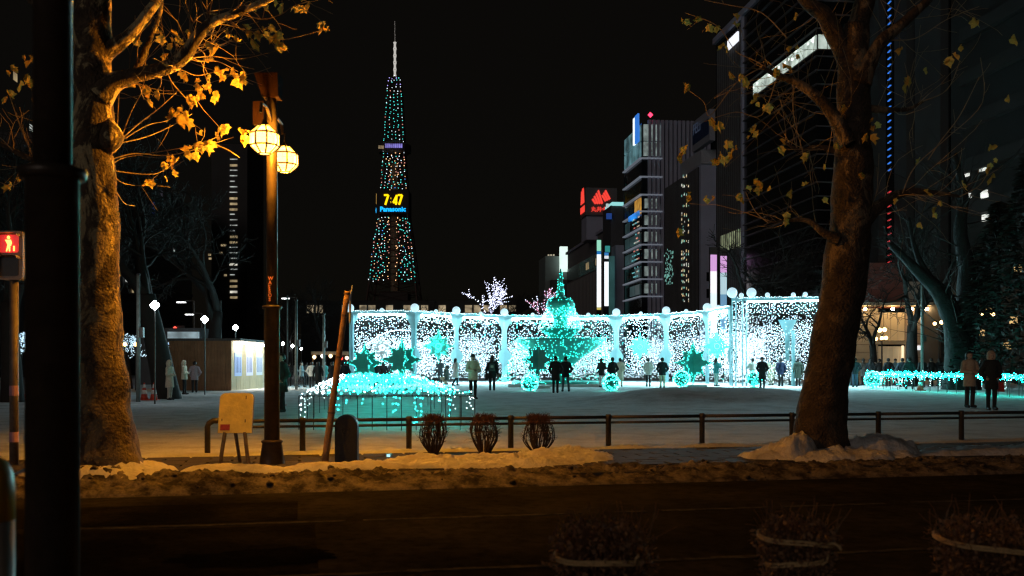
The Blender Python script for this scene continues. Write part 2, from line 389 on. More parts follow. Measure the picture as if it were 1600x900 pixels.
def park_lamp(base, label, lit, text=True):
    t = thing('park_lamp', base, label, 'street lamp', 'park lamps with two lanterns'); b = Vector(base)
    def L(prof, n=20): return MB().lathe(prof, n, b)
    L([(.165,-.04), (.163,.01), (.125,.27), (.14,.28), (.14,.30), (.11,.315)], 24).build('base', LAMPP, t, True)
    p = L([(.1,.3), (.1,2.03), (.115,2.035)], 24).build('lower_pole', LAMPP, t, True)
    L([(.118,2.03), (.128,2.05), (.128,2.07), (.085,2.085)], 24).build('collar', LAMPP, t, True)
    L([(.0725,2.07), (.0725,4.4), (.06,4.85)], 20).build('upper_pole', LAMPP, t, True)
    for s in (-1, 1):
        MB().tube([b+Vector((0,.05*s,4.5)), b+Vector((0,.3*s,4.62)), b+Vector((0,.55*s,4.6)), b+Vector((0,.6*s,4.47))], .02, 8).build('arm', LAMPP, t)
        lantern(t, b+Vector((.05 if s < 0 else .03, .6*s, 4.125)), lit)
    sp = MB().hexa([b+Vector(q) for q in ((-.1,-.12,4.8),(.11,-.12,4.8),(.11,.1,4.8),(-.1,.1,4.8),(-.19,-.2,5.09),(.12,-.2,5.09),(.12,.12,5.09),(-.19,.12,5.09))])
    sp.build('loudspeaker', mat('maroon_metal', (.007,.003,.0026), .8, 0, .3, 10, spec=.02), t)
    MB().box(b.x-.2, b.x-.06, b.y-.2, b.y-.05, b.z+4.42, b.z+4.72).build('junction_box', mat('maroon_metal', (.01,.005,.004)), t)
    if text:
        x = MB()
        for i, cch in enumerate('WASSOS'):
            x.text(cch, b+Vector((-.035+.006*(i % 2), -.0735, 2.41-i*.055)), (1,0,0), (0,0,1), .065, .002, bold=.002)
        x.build('sticker_lettering', mat('orange_sticker', (.8,.33,.2), .6, 0, .2, 20), t)
    return t
far_lamp_b = at(425, 724, 13.1); far_lamp_b.z = .12
park_lamp(far_lamp_b, 'lit lamp post with two glowing amber lanterns beside the yellow board', True)
near_b = Vector(((82-800)/F*3.93, 3.93, .12))
park_lamp(near_b, 'big dark lamp post close to the camera at the left edge', False, False)
# stickers and bands on the near pole
# ------------------------------------------------------------------ fence
fence = thing('park_fence', st(4.5, 15.05, .12), 'low dark metal fence with two rails along the snowy lawn', 'fence')
FZ = .12
for i in range(0, 10):
    u = .03+1.575*i
    MB().lathe([(.043,-.1), (.043,.44), (.05,.445), (.05,.5), (.035,.52)], 12, st(u, 15.05, FZ)).build('post', IRON, fence, True)
MB().tube([st(-1.32, 15.05, FZ-.1), st(-1.32, 15.05, FZ+.40), st(-1.30, 15.05, FZ+.45), st(-1.24, 15.05, FZ+.485), st(-1.1, 15.05, FZ+.49)], .042, 12).build('end_post', IRON, fence, True)
for z, r in ((.475, .027), (.39, .02)):
    for i in range(-1, 9):
        u0 = -1.15 if i < 0 else .03+1.575*i; u1 = .03+1.575*(i+1)
        MB().tube([st(u0, 15.05, FZ+z), st(u1, 15.05, FZ+z)], r, 10).build('rail', IRON, fence, True)
# ------------------------------------------------------------------ yellow board on legs
b = at(367, 726, 13.0); b.z = .12
t = thing('notice_board', b, 'cream wooden board with a red label standing on splayed legs', 'notice board')
pl = []; w, h, r = .22, .53, .075
for cx, cz, a0 in ((w-r, h-r, 0), (-w+r, h-r, 90)):
    for k in range(6): th = R(a0+k*18); pl.append((cx+r*math.cos(th), cz+r*math.sin(th)))
pl += [(-w, 0), (w, 0)]
CREAM = mat('cream_board', (.8,.66,.16), .6, 0, .18, 6, .1)
MB().prism(pl, b+Vector((0,-.02,.41)), (1,0,0), (0,.22,.976), (0,.03,0)).build('board', CREAM, t)
MB().prism([(p[0]*1.02, p[1]*1.01) for p in pl], b+Vector((0,.011,.405)), (1,0,0), (0,.22,.976), (0,.012,0)).build('edging', mat('dull_edging', (.3,.24,.14), .6), t)
LEGW = mat('weathered_wood', (.2,.15,.1), .8, 0, .35, 14, .3)
for s in (-1, 1):
    MB().tube([b+Vector((.13*s,.0,.42)), b+Vector((.19*s,-.04,-.05))], .026, 8).build('leg', LEGW, t)
MB().tube([b+Vector((0,.02,.42)), b+Vector((0,.28,-.05))], .024, 8).build('leg', LEGW, t)
MB().prism([(-.19,.035),(-.065,.035),(-.065,.115),(-.19,.115)], b+Vector((0,-.0235,.41)), (1,0,0), (0,.22,.976), (0,.002,0)).build('red_label', mat('red_print', (.38,.05,.04), .6, 0, .4, 25), t)
for dx, dz, hh in ((.12,.86,.045), (.125,.55,.04), (-.18,.57,.03)): MB().prism([(dx,dz-.41),(dx+.012,dz-.41),(dx+.012,dz-.41+hh),(dx,dz-.41+hh)], b+Vector((0,-.0235,.41)), (1,0,0), (0,.22,.976), (0,.002,0)).build('scuff_mark', mat('dark_scuff', (.1,.07,.04)), t)
# ------------------------------------------------------------------ black round-topped bollard
b = at(542, 722, 13.3); b.z = .12
t = thing('round_top_bollard', b, 'black slab bollard with a rounded top in front of the fence', 'bollard')
pl = [(-.15,-.05), (.15,-.05)]+[(.15*math.cos(R(a)), .49+.15*math.sin(R(a))) for a in range(0, 181, 15)]
MB().prism(pl, b+Vector((0,-.07,0)), (1,0,0), (0,0,1), (0,.14,0)).build('body', BLACK, t)
pl2 = [(p[0]*.86, p[1]*.93+.01) for p in pl]
MB().prism(pl2, b+Vector((0,-.078,0)), (1,0,0), (0,0,1), (0,.007,0)).build('face_plate', mat('black_plate', (.02,.02,.02), .6, 0, .4, 14, .2), t)
e = MB(); e.tube([b+Vector((.05*math.cos(a), -.08, .42+.05*math.sin(a))) for a in np.linspace(0, 2*math.pi, 17)], .006, 5, False)
e.tube([b+Vector((.025*math.cos(a), -.08, .42+.025*math.sin(a))) for a in np.linspace(0, 2*math.pi, 13)], .005, 5, False)
e.build('emblem', BLACK, t)
# ------------------------------------------------------------------ leaning wooden pole with its split top
t0, t1 = at(507, 722, 13.15), at(543, 455, 13.15); t0.z = .1
t = thing('leaning_pole', t0, 'weathered wooden pole leaning right, with a split tip', 'pole')
WOODP = mat('brown_pole_wood', (.34,.2,.1), .75, 0, .35, 9, .4)
n = 14; pts = [t0.lerp(t1, k/(n-1))+Vector((.006*noise.noise((k*.9,0,0)), 0, 0)) for k in range(n)]
MB().tube(pts, [.048-.012*k/n for k in range(n)], 10, rough=.05).build('shaft', WOODP, t, True)
for f in (.3, .62, .86, .985):
    p = t0.lerp(t1, f); q = (t1-t0).normalized()
    MB().tube([p-q*.012, p+q*.012], .055-.012*f, 10).build('binding', mat('wire_binding', (.16,.1,.06), .5, .3), t)
MB().tube([t1+Vector((.03,0,-.42)), t1+Vector((.035,0,-.1)), t1+Vector((.065,0,.08))], [.014,.018,.006], 5).build('splinter', mat('pale_splinter', (.6,.62,.62), .5), t)
# ------------------------------------------------------------------ pedestrian signal
b = at(22, 727, 12.9); b.z = .1; k = F/12.9
t = thing('pedestrian_signal', b, 'pedestrian signal showing a red standing figure on a grey pole', 'traffic signal')
MB().lathe([(.055,-.05), (.055,2.45)], 12, b).build('pole', mat('signal_pole', (.17,.14,.12), .6, .2, .3, 9), t, True)
for z in (.32, .92): MB().lathe([(.057,z), (.057,z+.13)], 12, b).build('reflective_band', mat('pink_band', (.5,.28,.36), .5), t)
hz0, hz1 = 2.42, 3.04
def rrect(w, h, r, n=5):
    return [(cx+r*math.cos(R(a0+k*90/n)), cz+r*math.sin(R(a0+k*90/n))) for cx, cz, a0 in ((w-r,h-r,0),(-w+r,h-r,90),(-w+r,-h+r,180),(w-r,-h+r,270)) for k in range(n+1)]
hc = b+Vector((-.015,-.06,(hz0+hz1)/2))
MB().prism(rrect(.165,.315,.06), hc+Vector((0,-.02,0)), (1,0,0), (0,0,1), (0,.2,0)).build('housing', mat('signal_housing', (.3,.24,.2), .5, .1, .2, 8), t)
rs = emis('red_signal_glow', (1.,.03,.03), .55); rf = emis('red_signal_figure', (1.,.16,.03), 9.)
sc_r = MB().prism(rrect(.125,.115,.03), hc+Vector((-.01,-.026,.15)), (1,0,0), (0,0,1), (0,.005,0)).build('red_lens', rs, t)
MB().prism(rrect(.125,.125,.03), hc+Vector((-.01,-.026,-.14)), (1,0,0), (0,0,1), (0,.005,0)).build('dark_lens', BLACK, t)
fg = MB(); o_ = hc+Vector((-.01,-.034,.14))
fg.lathe([(.003,-.02),(.018,-.01),(.02,.008),(.004,.024)], 8, o_+Vector((0,0,.088)))
for poly in ([(-.045,.06),(.03,.06),(.042,.02),(.03,-.02),(-.012,-.005)], [(-.012,0),(.02,0),(.02,-.09),(.005,-.09),(-.002,-.03),(-.02,-.09),(-.034,-.09)], [(.06,-.02),(.078,-.02),(.078,-.085),(.06,-.085)]):
    fg.prism(poly, o_, (1,0,0), (0,0,1), (0,.004,0))
fg.build('red_figure', rf, sc_r)
for z in (.15, -.14):
    v = MB(); q = rrect(.145,.132,.04)
    for i in range(len(q)-7):
        a_, b_ = q[i], q[i+1]
        v.hexa([hc+Vector((-.01+a_[0],-.024,z+a_[1])), hc+Vector((-.01+b_[0],-.024,z+b_[1])), hc+Vector((-.01+b_[0]*1.04,-.024,z+b_[1]*1.04)), hc+Vector((-.01+a_[0]*1.04,-.024,z+a_[1]*1.04)),
                hc+Vector((-.01+a_[0],-.13,z+a_[1])), hc+Vector((-.01+b_[0],-.13,z+b_[1])), hc+Vector((-.01+b_[0]*1.04,-.13,z+b_[1]*1.04)), hc+Vector((-.01+a_[0]*1.04,-.13,z+a_[1]*1.04))])
    v.build('visor', mat('signal_housing', (.3,.24,.2)), t)
# ------------------------------------------------------------------ yellow-capped bollard at the corner of the picture
b = Vector(((-25-800)/F*3.2, 3.2, .12))
t = thing('yellow_capped_bollard', b, 'pale bollard with a yellow rounded cap at the bottom left corner', 'bollard')
MB().lathe([(.09,-.05),(.09,.8)], 24, b).build('body', mat('pale_plastic', (.5,.44,.38), .5, 0, .3, 9), t, True)
MB().lathe([(.0905,.8),(.0905,.9),(.085,.95),(.066,.99),(.035,1.01),(.005,1.015)], 24, b).build('cap', mat('yellow_plastic', (.75,.42,.03), .4, 0, .1, 9), t, True)
g = MB(); 
for k in range(9):
    a = R(-90+12*k-40); g.lathe([(.004,-.012),(.016+.006*(k % 2),0),(.004,.02+.01*(k % 3))], 6, b+Vector((.089*math.cos(a), .089*math.sin(a), .55+.04*math.sin(k*2.3))))
g.build('graffiti_smudge', mat('dark_smudge', (.06,.04,.05), .6), t)
# ------------------------------------------------------------------ little glowing cyan plates in the snow
for px, py, ww, lb in ((607, 711, .05, 'small pale cyan glowing plate at the left end of the snow heap'), (903, 707, .2, 'long cyan glowing plate at the right end of the snow heap')):
    p = at(px, py, 14.0)
    p.z = .13
    t = thing('ground_light', p, lb, 'light', None)
    MB().box(p.x-ww/2-.015, p.x+ww/2+.015, p.y, p.y+.09, .1, .165).build('housing', STEEL, t)
    MB().box(p.x-ww/2, p.x+ww/2, p.y-.006, p.y-.002, .125, .16).build('lens', emis('cyan_plate_glow', (.45,.9,1.), 1.2), t)  # bright cyan front face of the plate

# ------------------------------------------------------------------ trees
def wander(p, d, L, n, amt, up=0.):
    pts = [Vector(p)]; d = Vector(d).normalized()
    for i in range(n):
        d = (d+Vector((random.gauss(0, amt), random.gauss(0, amt), random.gauss(0, amt)+up))).normalized()
        pts.append(pts[-1]+d*(L/n))
    return pts
def perp_dir(d, ang):
    d = Vector(d).normalized(); a = d.orthogonal().normalized(); b = d.cross(a); t = random.uniform(0, 2*math.pi)
    return d*math.cos(ang)+(a*math.cos(t)+b*math.sin(t))*math.sin(ang)
def grow(mb, p, d, L, r, depth, tips=None, amt=.14, up=.03, kids=(3,5), ang=(25,60), shrink=.62, minr=.004):
    n = 5 if depth > 1 else 4
    pts = wander(p, d, L, n, amt, up); rad = [max(minr, r*(1-.55*i/n)) for i in range(n+1)]
    mb.tube(pts, rad, 7 if r > .08 else (5 if r > .025 else 3), cap=False)
    if depth == 0:
        if tips is not None: tips.append(pts[-1])
        return
    for k in range(random.randint(*kids)):
        f = random.uniform(.3, 1.) if k else 1.
        i = min(n-1, int(f*n)); q = pts[i].lerp(pts[i+1], f*n-i); dd = (pts[i+1]-pts[i])
        grow(mb, q, perp_dir(dd, R(random.uniform(*ang)) if k else R(random.uniform(5, 22))), L*shrink*random.uniform(.75, 1.15), max(minr, rad[i]*random.uniform(.5, .72) if k else rad[-1]*.95), depth-1, tips, amt*1.1, up, kids, ang, shrink, minr)
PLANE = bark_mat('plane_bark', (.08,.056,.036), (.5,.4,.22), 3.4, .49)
TWIG = mat('twig_bark', (.28,.2,.11), .8, 0, .3, 20)
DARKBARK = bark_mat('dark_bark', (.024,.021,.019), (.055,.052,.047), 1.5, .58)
LEAFM = [mat('withered_leaf_%d' % i, c, .7, 0, .35, 14, .3, 40) for i, c in enumerate(((.54,.38,.08), (.62,.46,.11), (.42,.26,.05)))]
for m in LEAFM:
    nt = m.node_tree; b_ = nt.nodes['Principled BSDF']; tr_ = nt.nodes.new('ShaderNodeBsdfTranslucent'); mx = nt.nodes.new('ShaderNodeMixShader'); mx.inputs[0].default_value = .5
    nt.links.new(b_.inputs['Base Color'].links[0].from_socket, tr_.inputs[0]); nt.links.new(b_.outputs[0], mx.inputs[1]); nt.links.new(tr_.outputs[0], mx.inputs[2]); nt.links.new(mx.outputs[0], nt.nodes['Material Output'].inputs[0])
def leaf_mesh(seed, m):
    rnd = random.Random(seed)
    out = [(0,0),(.2,.04),(.46,-.06),(.42,-.26),(.56,-.5),(.34,-.62),(.2,-.74),(.03,-1.02),(-.17,-.76),(-.36,-.64),(-.55,-.52),(-.42,-.28),(-.46,-.08),(-.18,.04)]
    cen = (0,-.4); fold = rnd.uniform(.35, 1.05); curl = rnd.uniform(-.3, .6)
    V = []
    for x, y in [cen]+out:
        x += rnd.uniform(-.04,.04); y += rnd.uniform(-.05,.05)
        V.append((x*math.cos(fold), abs(x)*math.sin(fold)+curl*y*y+rnd.uniform(-.17,.17), y))
    n = len(out); Fc = [(0, 1+i, 1+(i+1) % n) for i in range(n)]
    k = len(V); V += [(0,0,0),(.012,0,.16),(-.012,0,.16)]; Fc.append((k,k+1,k+2))
    me = bpy.data.meshes.new('leaf'); me.from_pydata(V, [], Fc); me.materials.append(m); me.update()
    return me
LEAVES = [leaf_mesh(i, LEAFM[i % 3]) for i in range(7)]
def put_leaf(tree, p, size):
    o = link(bpy.data.objects.new('leaf', random.choice(LEAVES))); o.parent = tree
    o.location = Vector(p)-ORG[tree]; o.rotation_euler = (random.gauss(0,.4), random.gauss(0,.4), random.uniform(0, 6.28))
    s = size*random.uniform(.55, 1.25); o.scale = (s, s*random.choice((1,-1)), s)
    return o
def px_path(pts, d):
    return [at(p[0], p[1], d+(p[2] if len(p) > 2 else 0)) for p in pts]
def smooth_path(P, m=6):
    out = []
    for i in range(len(P)-1):
        p0 = P[max(0,i-1)]; p1 = P[i]; p2 = P[i+1]; p3 = P[min(len(P)-1,i+2)]
        for k in range(m):
            t = k/m
            out.append(.5*((2*p1)+(p2-p0)*t+(2*p0-5*p1+4*p2-p3)*t*t+(3*p1-p0-3*p2+p3)*t**3))
    return out+[P[-1]]
def limb(mb, pts, rad, d, n=10, rough=.18, m=6):
    P = smooth_path(px_path(pts, d), m); r = []
    for i in range(len(rad)-1):
        for k in range(m): r.append(rad[i]+(rad[i+1]-rad[i])*k/m)
    mb.tube(P, r+[rad[-1]], n, rough=rough); return P
def twigs_along(mb, P, cnt, L, r, tips, depth=1, up=.02, lo=.15):
    for k in range(cnt):
        i = random.randint(int(len(P)*lo), len(P)-2); dd = P[i+1]-P[i]
        grow(mb, P[i], perp_dir(dd, R(random.uniform(35, 85))), L*random.uniform(.6, 1.3), r, depth, tips, .12, up, (1,3), (20,50), .6, .0028)
def shoot(mb, tips, pts, d, r=.007):
    P = smooth_path(px_path(pts, d), 5); n = len(P); mb.tube(P, [max(.003, r*(1-.6*i/n)) for i in range(n)], 5, rough=0); tips.append(P[-1]); return P

# left plane tree, beside the lamp
d0 = 12.0; b = at(158, 712, d0); b.z = .1
t = thing('plane_tree', b, 'amber lit plane tree with withered leaves beside the lamp', 'tree')
tr = MB(); tw = MB(); tips = []
limb(tr, [(160,735),(160,712),(157,660),(152,560),(150,450),(152,350),(150,300),(146,240),(145,180),(146,130),(147,90),(146,40),(148,-60)], [q*.89 for q in (.6,.5,.42,.36,.32,.29,.27,.26,.25,.24,.235,.23,.2)], d0, 28, .13, 9)
for bx, by, rr in ((181,213,.16), (175,298,.13), (172,410,.12), (123,45,.13), (128,190,.12), (171,360,.1)):   # burls
    p = at(bx-(8 if bx > 150 else -8), by, d0-.05); L = MB(); L.lathe([(.01,-rr*1.3),(rr*.75,-rr*.8),(rr,0),(rr*.7,rr*.8),(.01,rr*1.3)], 12, p)
    tr.add([Vector(v)+(Vector(v)-p)*.3*noise.noise(Vector(v)*6) for v in L.v], L.f)
limb(tr, [(150,100),(168,80),(200,56),(222,32),(245,0),(270,-50)], [.16,.11,.075,.065,.06,.05], d0, 12)
PB = limb(tr, [(155,150),(178,128),(212,118),(260,106),(288,88),(306,60),(330,36),(372,20),(430,-5),(470,-30)], [.16,.12,.085,.08,.075,.07,.06,.045,.035,.025], d0-.1, 12)
limb(tr, [(140,150),(125,90),(105,60),(70,20),(30,-20)], [.14,.1,.08,.06,.05], d0+.6, 12)
limb(tr, [(210,118),(235,60),(250,20),(255,-30)], [.05,.035,.03,.02], d0+.3, 8)
PC = limb(tr, [(145,200),(100,235),(60,250),(20,235),(-40,200)], [.08,.05,.04,.03,.02], d0+.5, 8)
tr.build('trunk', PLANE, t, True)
sh = [[(185,222),(215,195),(245,172),(272,148),(278,140)], [(186,222),(230,196),(262,188),(285,170)], [(186,224),(225,215),(262,200),(300,178)],
      [(170,262),(190,248),(230,240),(300,228),(345,212)], [(172,250),(210,240),(260,243),(310,232),(365,214)], [(170,265),(200,270),(240,272),(262,262),(278,250)],
      [(172,268),(190,285),(215,290),(240,290)], [(182,225),(184,185),(186,150),(190,130)], [(190,215),(205,175),(222,145)],
      [(262,106),(285,110),(310,118),(350,108)], [(285,92),(330,88),(375,92),(430,80)], [(300,70),(320,85),(318,110),(330,140)],
      [(330,36),(360,40),(395,50),(440,62),(500,48)], [(372,20),(410,30),(440,22),(462,8),(500,0)], [(260,106),(270,130),(300,160),(318,150)],
      [(212,118),(220,140),(225,155)], [(246,104),(252,130),(238,150)], [(306,60),(300,40),(320,20),(350,15)], [(288,88),(310,96),(340,96),(372,112)],
      [(340,32),(330,60),(345,70),(362,62)], [(262,106),(255,80),(250,66)], [(280,96),(276,75),(268,55)], [(182,300),(195,318),(212,322)], [(128,255),(140,180),(155,150),(170,120)],
      [(60,250),(45,270),(20,290),(-10,280)], [(60,250),(40,220),(15,150)], [(20,235),(0,215),(-20,200)], [(150,440),(155,350),(150,300)]]
for s_ in sh:
    P = shoot(tw, tips, [(x, y, (i/(len(s_)-1))*.75) for i, (x, y) in enumerate(s_)], d0, .0085)
    if random.random() < .7: twigs_along(tw, P, random.randint(1, 3), .35, .0035, None, 0)
twigs_along(tw, PB, 60, .55, .006, None, 1); twigs_along(tw, PC, 16, .5, .005, None, 1)
tw.build('twigs', TWIG, t)['kind'] = 'stuff'
LC = [(268,182,2),(283,176,2),(300,162,2),(318,148,2),(330,150,1),(345,205,2),(333,222,2),(318,228,2),(300,238,2),(306,220,1),(375,216,2),(382,222,1),(265,275,1),(258,262,1),(228,287,1),(240,150,1),(232,140,1),(222,155,1),(228,115,1),(205,130,1),(345,112,2),(372,118,2),(366,130,1),(358,62,1),(434,62,2),(440,75,1),(462,12,2),(500,48,2),(385,52,2),(397,60,1),(325,100,1),(318,128,1),(312,140,1),(285,120,1),(350,118,1),(336,78,1),(268,62,1),(295,52,1),(220,62,1),(212,68,1),(436,8,1),(480,0,1),(270,185,1),(45,96,2),(12,115,1),(45,135,1),(18,155,1),(38,125,1),(20,290,2),(40,275,1),(400,15,1),(268,95,1),(272,66,1),(250,55,1),(408,55,1),(425,50,1),(272,254,1),(505,52,1),(310,152,1),(290,186,1)]
for x, y, c in LC:
    for q in range(c+random.choice((1,1,2))): put_leaf(t, at(x+random.uniform(-8,8), y-6+random.uniform(-8,8), d0+.75+random.uniform(-.3,.3)), .132)
# right plane tree
d1 = 14.3; b = at(1281, 702, d1); b.z = .1
t = thing('plane_tree', b, 'dim brown plane tree leaning right beyond the fence line at right', 'tree')
tr = MB(); tw = MB(); tips = []
TRK = limb(tr, [(1278,720),(1281,700),(1284,660),(1291,600),(1305,520),(1318,440),(1328,360),(1332,280),(1333,200),(1334,130),(1334,80),(1338,40)], [q*.86 for q in (.7,.52,.41,.365,.365,.365,.345,.32,.29,.26,.24,.2)], d1, 28, .12, 9)
LA = limb(tr, [(1332,110),(1308,60),(1290,25),(1262,5),(1235,-30)], [.18,.14,.12,.09,.07], d1, 12)
limb(tr, [(1336,90),(1340,40),(1352,0),(1360,-40)], [.2,.16,.14,.12], d1+.1, 12)
LB = limb(tr, [(1345,130),(1362,90),(1380,62),(1408,38),(1440,10),(1470,-20)], [.15,.1,.08,.07,.06,.05], d1-.2, 12)
LD = limb(tr, [(1325,225),(1300,178),(1275,150),(1242,128),(1215,118),(1190,105)], [.13,.09,.08,.06,.04,.025], d1-.3, 10)
LE = limb(tr, [(1310,375),(1285,362),(1262,345),(1230,345),(1200,348)], [.1,.06,.04,.02,.012], d1-.2, 8)
LF = limb(tr, [(1345,350),(1375,322),(1410,302),(1450,300),(1500,307)], [.14,.09,.06,.04,.018], d1-.1, 10)
LG = limb(tr, [(1352,170),(1390,172),(1420,170),(1442,158)], [.07,.045,.03,.02], d1+.2, 8)
LH = limb(tr, [(1322,240),(1280,230),(1250,235),(1225,222)], [.06,.04,.03,.015], d1+.1, 8)
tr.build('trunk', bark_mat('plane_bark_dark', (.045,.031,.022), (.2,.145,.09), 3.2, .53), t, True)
for Pm, c in ((LA,14),(LB,14),(LD,26),(LE,12),(LF,14),(LG,10),(LH,14)): twigs_along(tw, Pm, c, .75, .006, tips, 1)
for s_ in ([(1215,118),(1180,95),(1150,80),(1120,40),(1070,20)], [(1190,105),(1150,130),(1110,180),(1100,160),(1075,140)], [(1215,118),(1190,180),(1150,175),(1100,190)], [(1230,60),(1190,20),(1140,8),(1100,0)], [(1200,348),(1180,330),(1165,300)],
           [(1450,250),(1470,220),(1500,180),(1530,120)], [(1410,302),(1430,260),(1480,215),(1535,160),(1532,90)], [(1500,307),(1530,290),(1548,262)], [(1442,158),(1480,140),(1500,95)], [(1380,62),(1430,60),(1480,30),(1530,10)], [(1240,128),(1240,180),(1255,240)], [(1275,150),(1300,190),(1290,255)]):
    P = shoot(tw, tips, s_, d1-.2, .009); twigs_along(tw, P, 3, .35, .004, tips, 0)
tw.build('twigs', TWIG, t)['kind'] = 'stuff'
RC = [(1072,32,1),(1102,40,1),(1115,46,1),(1150,36,2),(1072,138,2),(1142,118,1),(1160,120,2),(1134,76,2),(1182,150,2),(1188,163,2),(1195,176,2),(1186,205,2),(1176,210,1),(1122,200,2),(1112,192,1),(1146,240,2),(1138,232,1),(1126,250,2),(1132,258,1),(1178,290,2),(1166,292,1),(1195,296,1),(1160,314,1),(1150,310,1),(1068,242,1),(1082,308,1),(1104,310,1),(1112,320,1),(1058,360,1),(1225,345,2),(1495,85,2),(1478,100,1),(1414,80,1),(1422,132,2),(1412,125,1),(1448,108,1),(1552,236,1),(1556,258,1),(1546,270,2),(1505,285,1),(1440,258,1),(1430,352,1),(1462,335,2),(1470,325,1),(1245,86,2),(1240,30,1),(1215,112,2),(1222,105,1),(1255,245,2),(1286,262,1),(1218,232,2),(1262,292,1),(1240,75,1),(1326,165,1),(1370,195,1),(1380,190,1),(1360,215,1),(1345,270,1),(1310,235,1),(1395,320,1),(1450,305,1),(1576,160,1),(1585,55,1),(1520,30,1),(1282,322,1),(1235,295,1)]
for x, y, c in RC:
    for q in range(c+random.choice((0,0,1))): put_leaf(t, at(x+random.uniform(-7,7), y-6+random.uniform(-8,8), d1-.3+random.uniform(-.5,.3)), .136)

# bare trees in the park and beyond
BARE = []
def bare_mesh(seed, H=1., forks=3, spread=28, kids=(3,5), depth=4):
    random.seed(seed); mb = MB()
    P = wander((0,0,-.03), (random.uniform(-.05,.05), random.uniform(-.05,.05), 1), .34, 6, .05, .05)
    mb.tube(P, [.04,.034,.031,.029,.027,.026,.025], 9, rough=.12)
    for k in range(forks):
        dd = perp_dir((0,0,1), R(random.uniform(spread*.5, spread*1.3)))
        grow(mb, P[-1-(k % 2)], dd, .27, .02-.003*(k % 2), depth, None, .13, .035, kids, (22,58), .66, .0013)
    return np.array(mb.v), mb.f
for sd in (3, 11, 23): BARE.append(bare_mesh(sd))
BARE_ME = {}
def bare_tree(px, d, H, label, variant=0, rz=0., lean=0., m=None, name='bare_tree', fat=1., zb=None):
    x = (px-800)/F*d; b = Vector((x, d, gz(x, d) if zb is None else zb))
    t = thing(name, b, label, 'tree', 'bare winter trees')
    m = m or DARKBARK; key = (variant, m.name)
    if key not in BARE_ME:
        V, Fc = BARE[variant]; trunk_n = [f for f in Fc]
        # trunk: the thick part; crown: the thin rest
        me = []
        ntr = 9*7
        for nm, fs in (('trunk', [f for f in Fc if max(f) < ntr]), ('crown', [f for f in Fc if max(f) >= ntr])):
            used = sorted({i for f in fs for i in f}); mp = {i: k for k, i in enumerate(used)}
            mm = bpy.data.meshes.new(nm); mm.from_pydata(V[used].tolist(), [], [tuple(mp[i] for i in f) for f in fs]); mm.materials.append(m)
            mm.polygons.foreach_set('use_smooth', np.ones(len(mm.polygons), dtype=bool)); mm.update(); me.append((nm, mm))
        BARE_ME[key] = me
    for nm, mm in BARE_ME[key]:
        o = link(bpy.data.objects.new(nm, mm)); o.parent = t; o.scale = (H*fat, H*fat, H); o.rotation_euler = (0, lean, rz)
    return t
bare_tree(262, 44, 15, 'big bare forked tree behind the traffic cones', 0, 1.2, fat=1.15)
bare_tree(120, 52, 16, 'bare tree half hidden behind the amber lit trunk', 1, .4)
bare_tree(20, 40, 13, 'bare tree behind the pedestrian signal', 2, 2.)
bare_tree(505, 90, 11, 'small bare tree left of the light arcade', 1, 2.6, fat=1.2)
bare_tree(450, 120, 13, 'far bare tree behind the lamp post', 2, 4.6)
bare_tree(330, 70, 17, 'tall bare tree behind the timber kiosk', 2, .3)
bare_tree(800, 150, 15, 'far bare tree behind the middle of the arcade', 0, 3.)
bare_tree(690, 160, 14, 'far bare tree below the tower foot', 1, 5.)
bare_tree(1185, 82, 15, 'bare tree right behind the light gate', 1, 1.4, fat=1.3)
bare_tree(1235, 95, 17, 'bare tree behind the right end of the light gate', 2, 3.8)
bare_tree(1335, 62, 9, 'slim bare tree just right of the leaning plane tree', 0, 2.2, .12)
bare_tree(1368, 66, 8.5, 'slender bare tree in front of the lit hall doorway', 1, 4.1, .2)
bare_tree(1425, 60, 12, 'forked bare tree in front of the beige hall wall', 2, .9, .06)
# the twin-trunked tree
t = thing('bare_tree', at(1500, 604, 52), 'thick twin trunked bare tree behind the light hedge', 'tree', 'bare winter trees')
tr = MB(); tw = MB()
limb(tr, [(1500,612),(1500,580),(1498,545),(1490,510),(1478,480),(1462,452),(1440,430),(1415,405),(1390,380)], [.95,.8,.7,.5,.42,.36,.3,.22,.15], 52, 12, .1)
L2 = limb(tr, [(1502,600),(1506,540),(1508,480),(1510,420),(1500,360),(1505,300),(1490,240)], [.6,.55,.5,.42,.34,.26,.16], 52.3, 12, .1)
L1 = limb(tr, [(1500,500),(1480,460),(1450,430),(1430,390),(1420,340)], [.3,.26,.2,.14,.08], 52.2, 8, .1)
limb(tr, [(1508,470),(1530,440),(1550,390),(1560,330)], [.25,.2,.14,.08], 52.4, 8, .1)
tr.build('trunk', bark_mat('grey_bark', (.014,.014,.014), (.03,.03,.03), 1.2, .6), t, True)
twigs_along(tw, L2, 22, 3, .05, None, 2); twigs_along(tw, L1, 16, 2.6, .04, None, 2)
tw.build('twigs', DARKBARK, t)['kind'] = 'stuff'
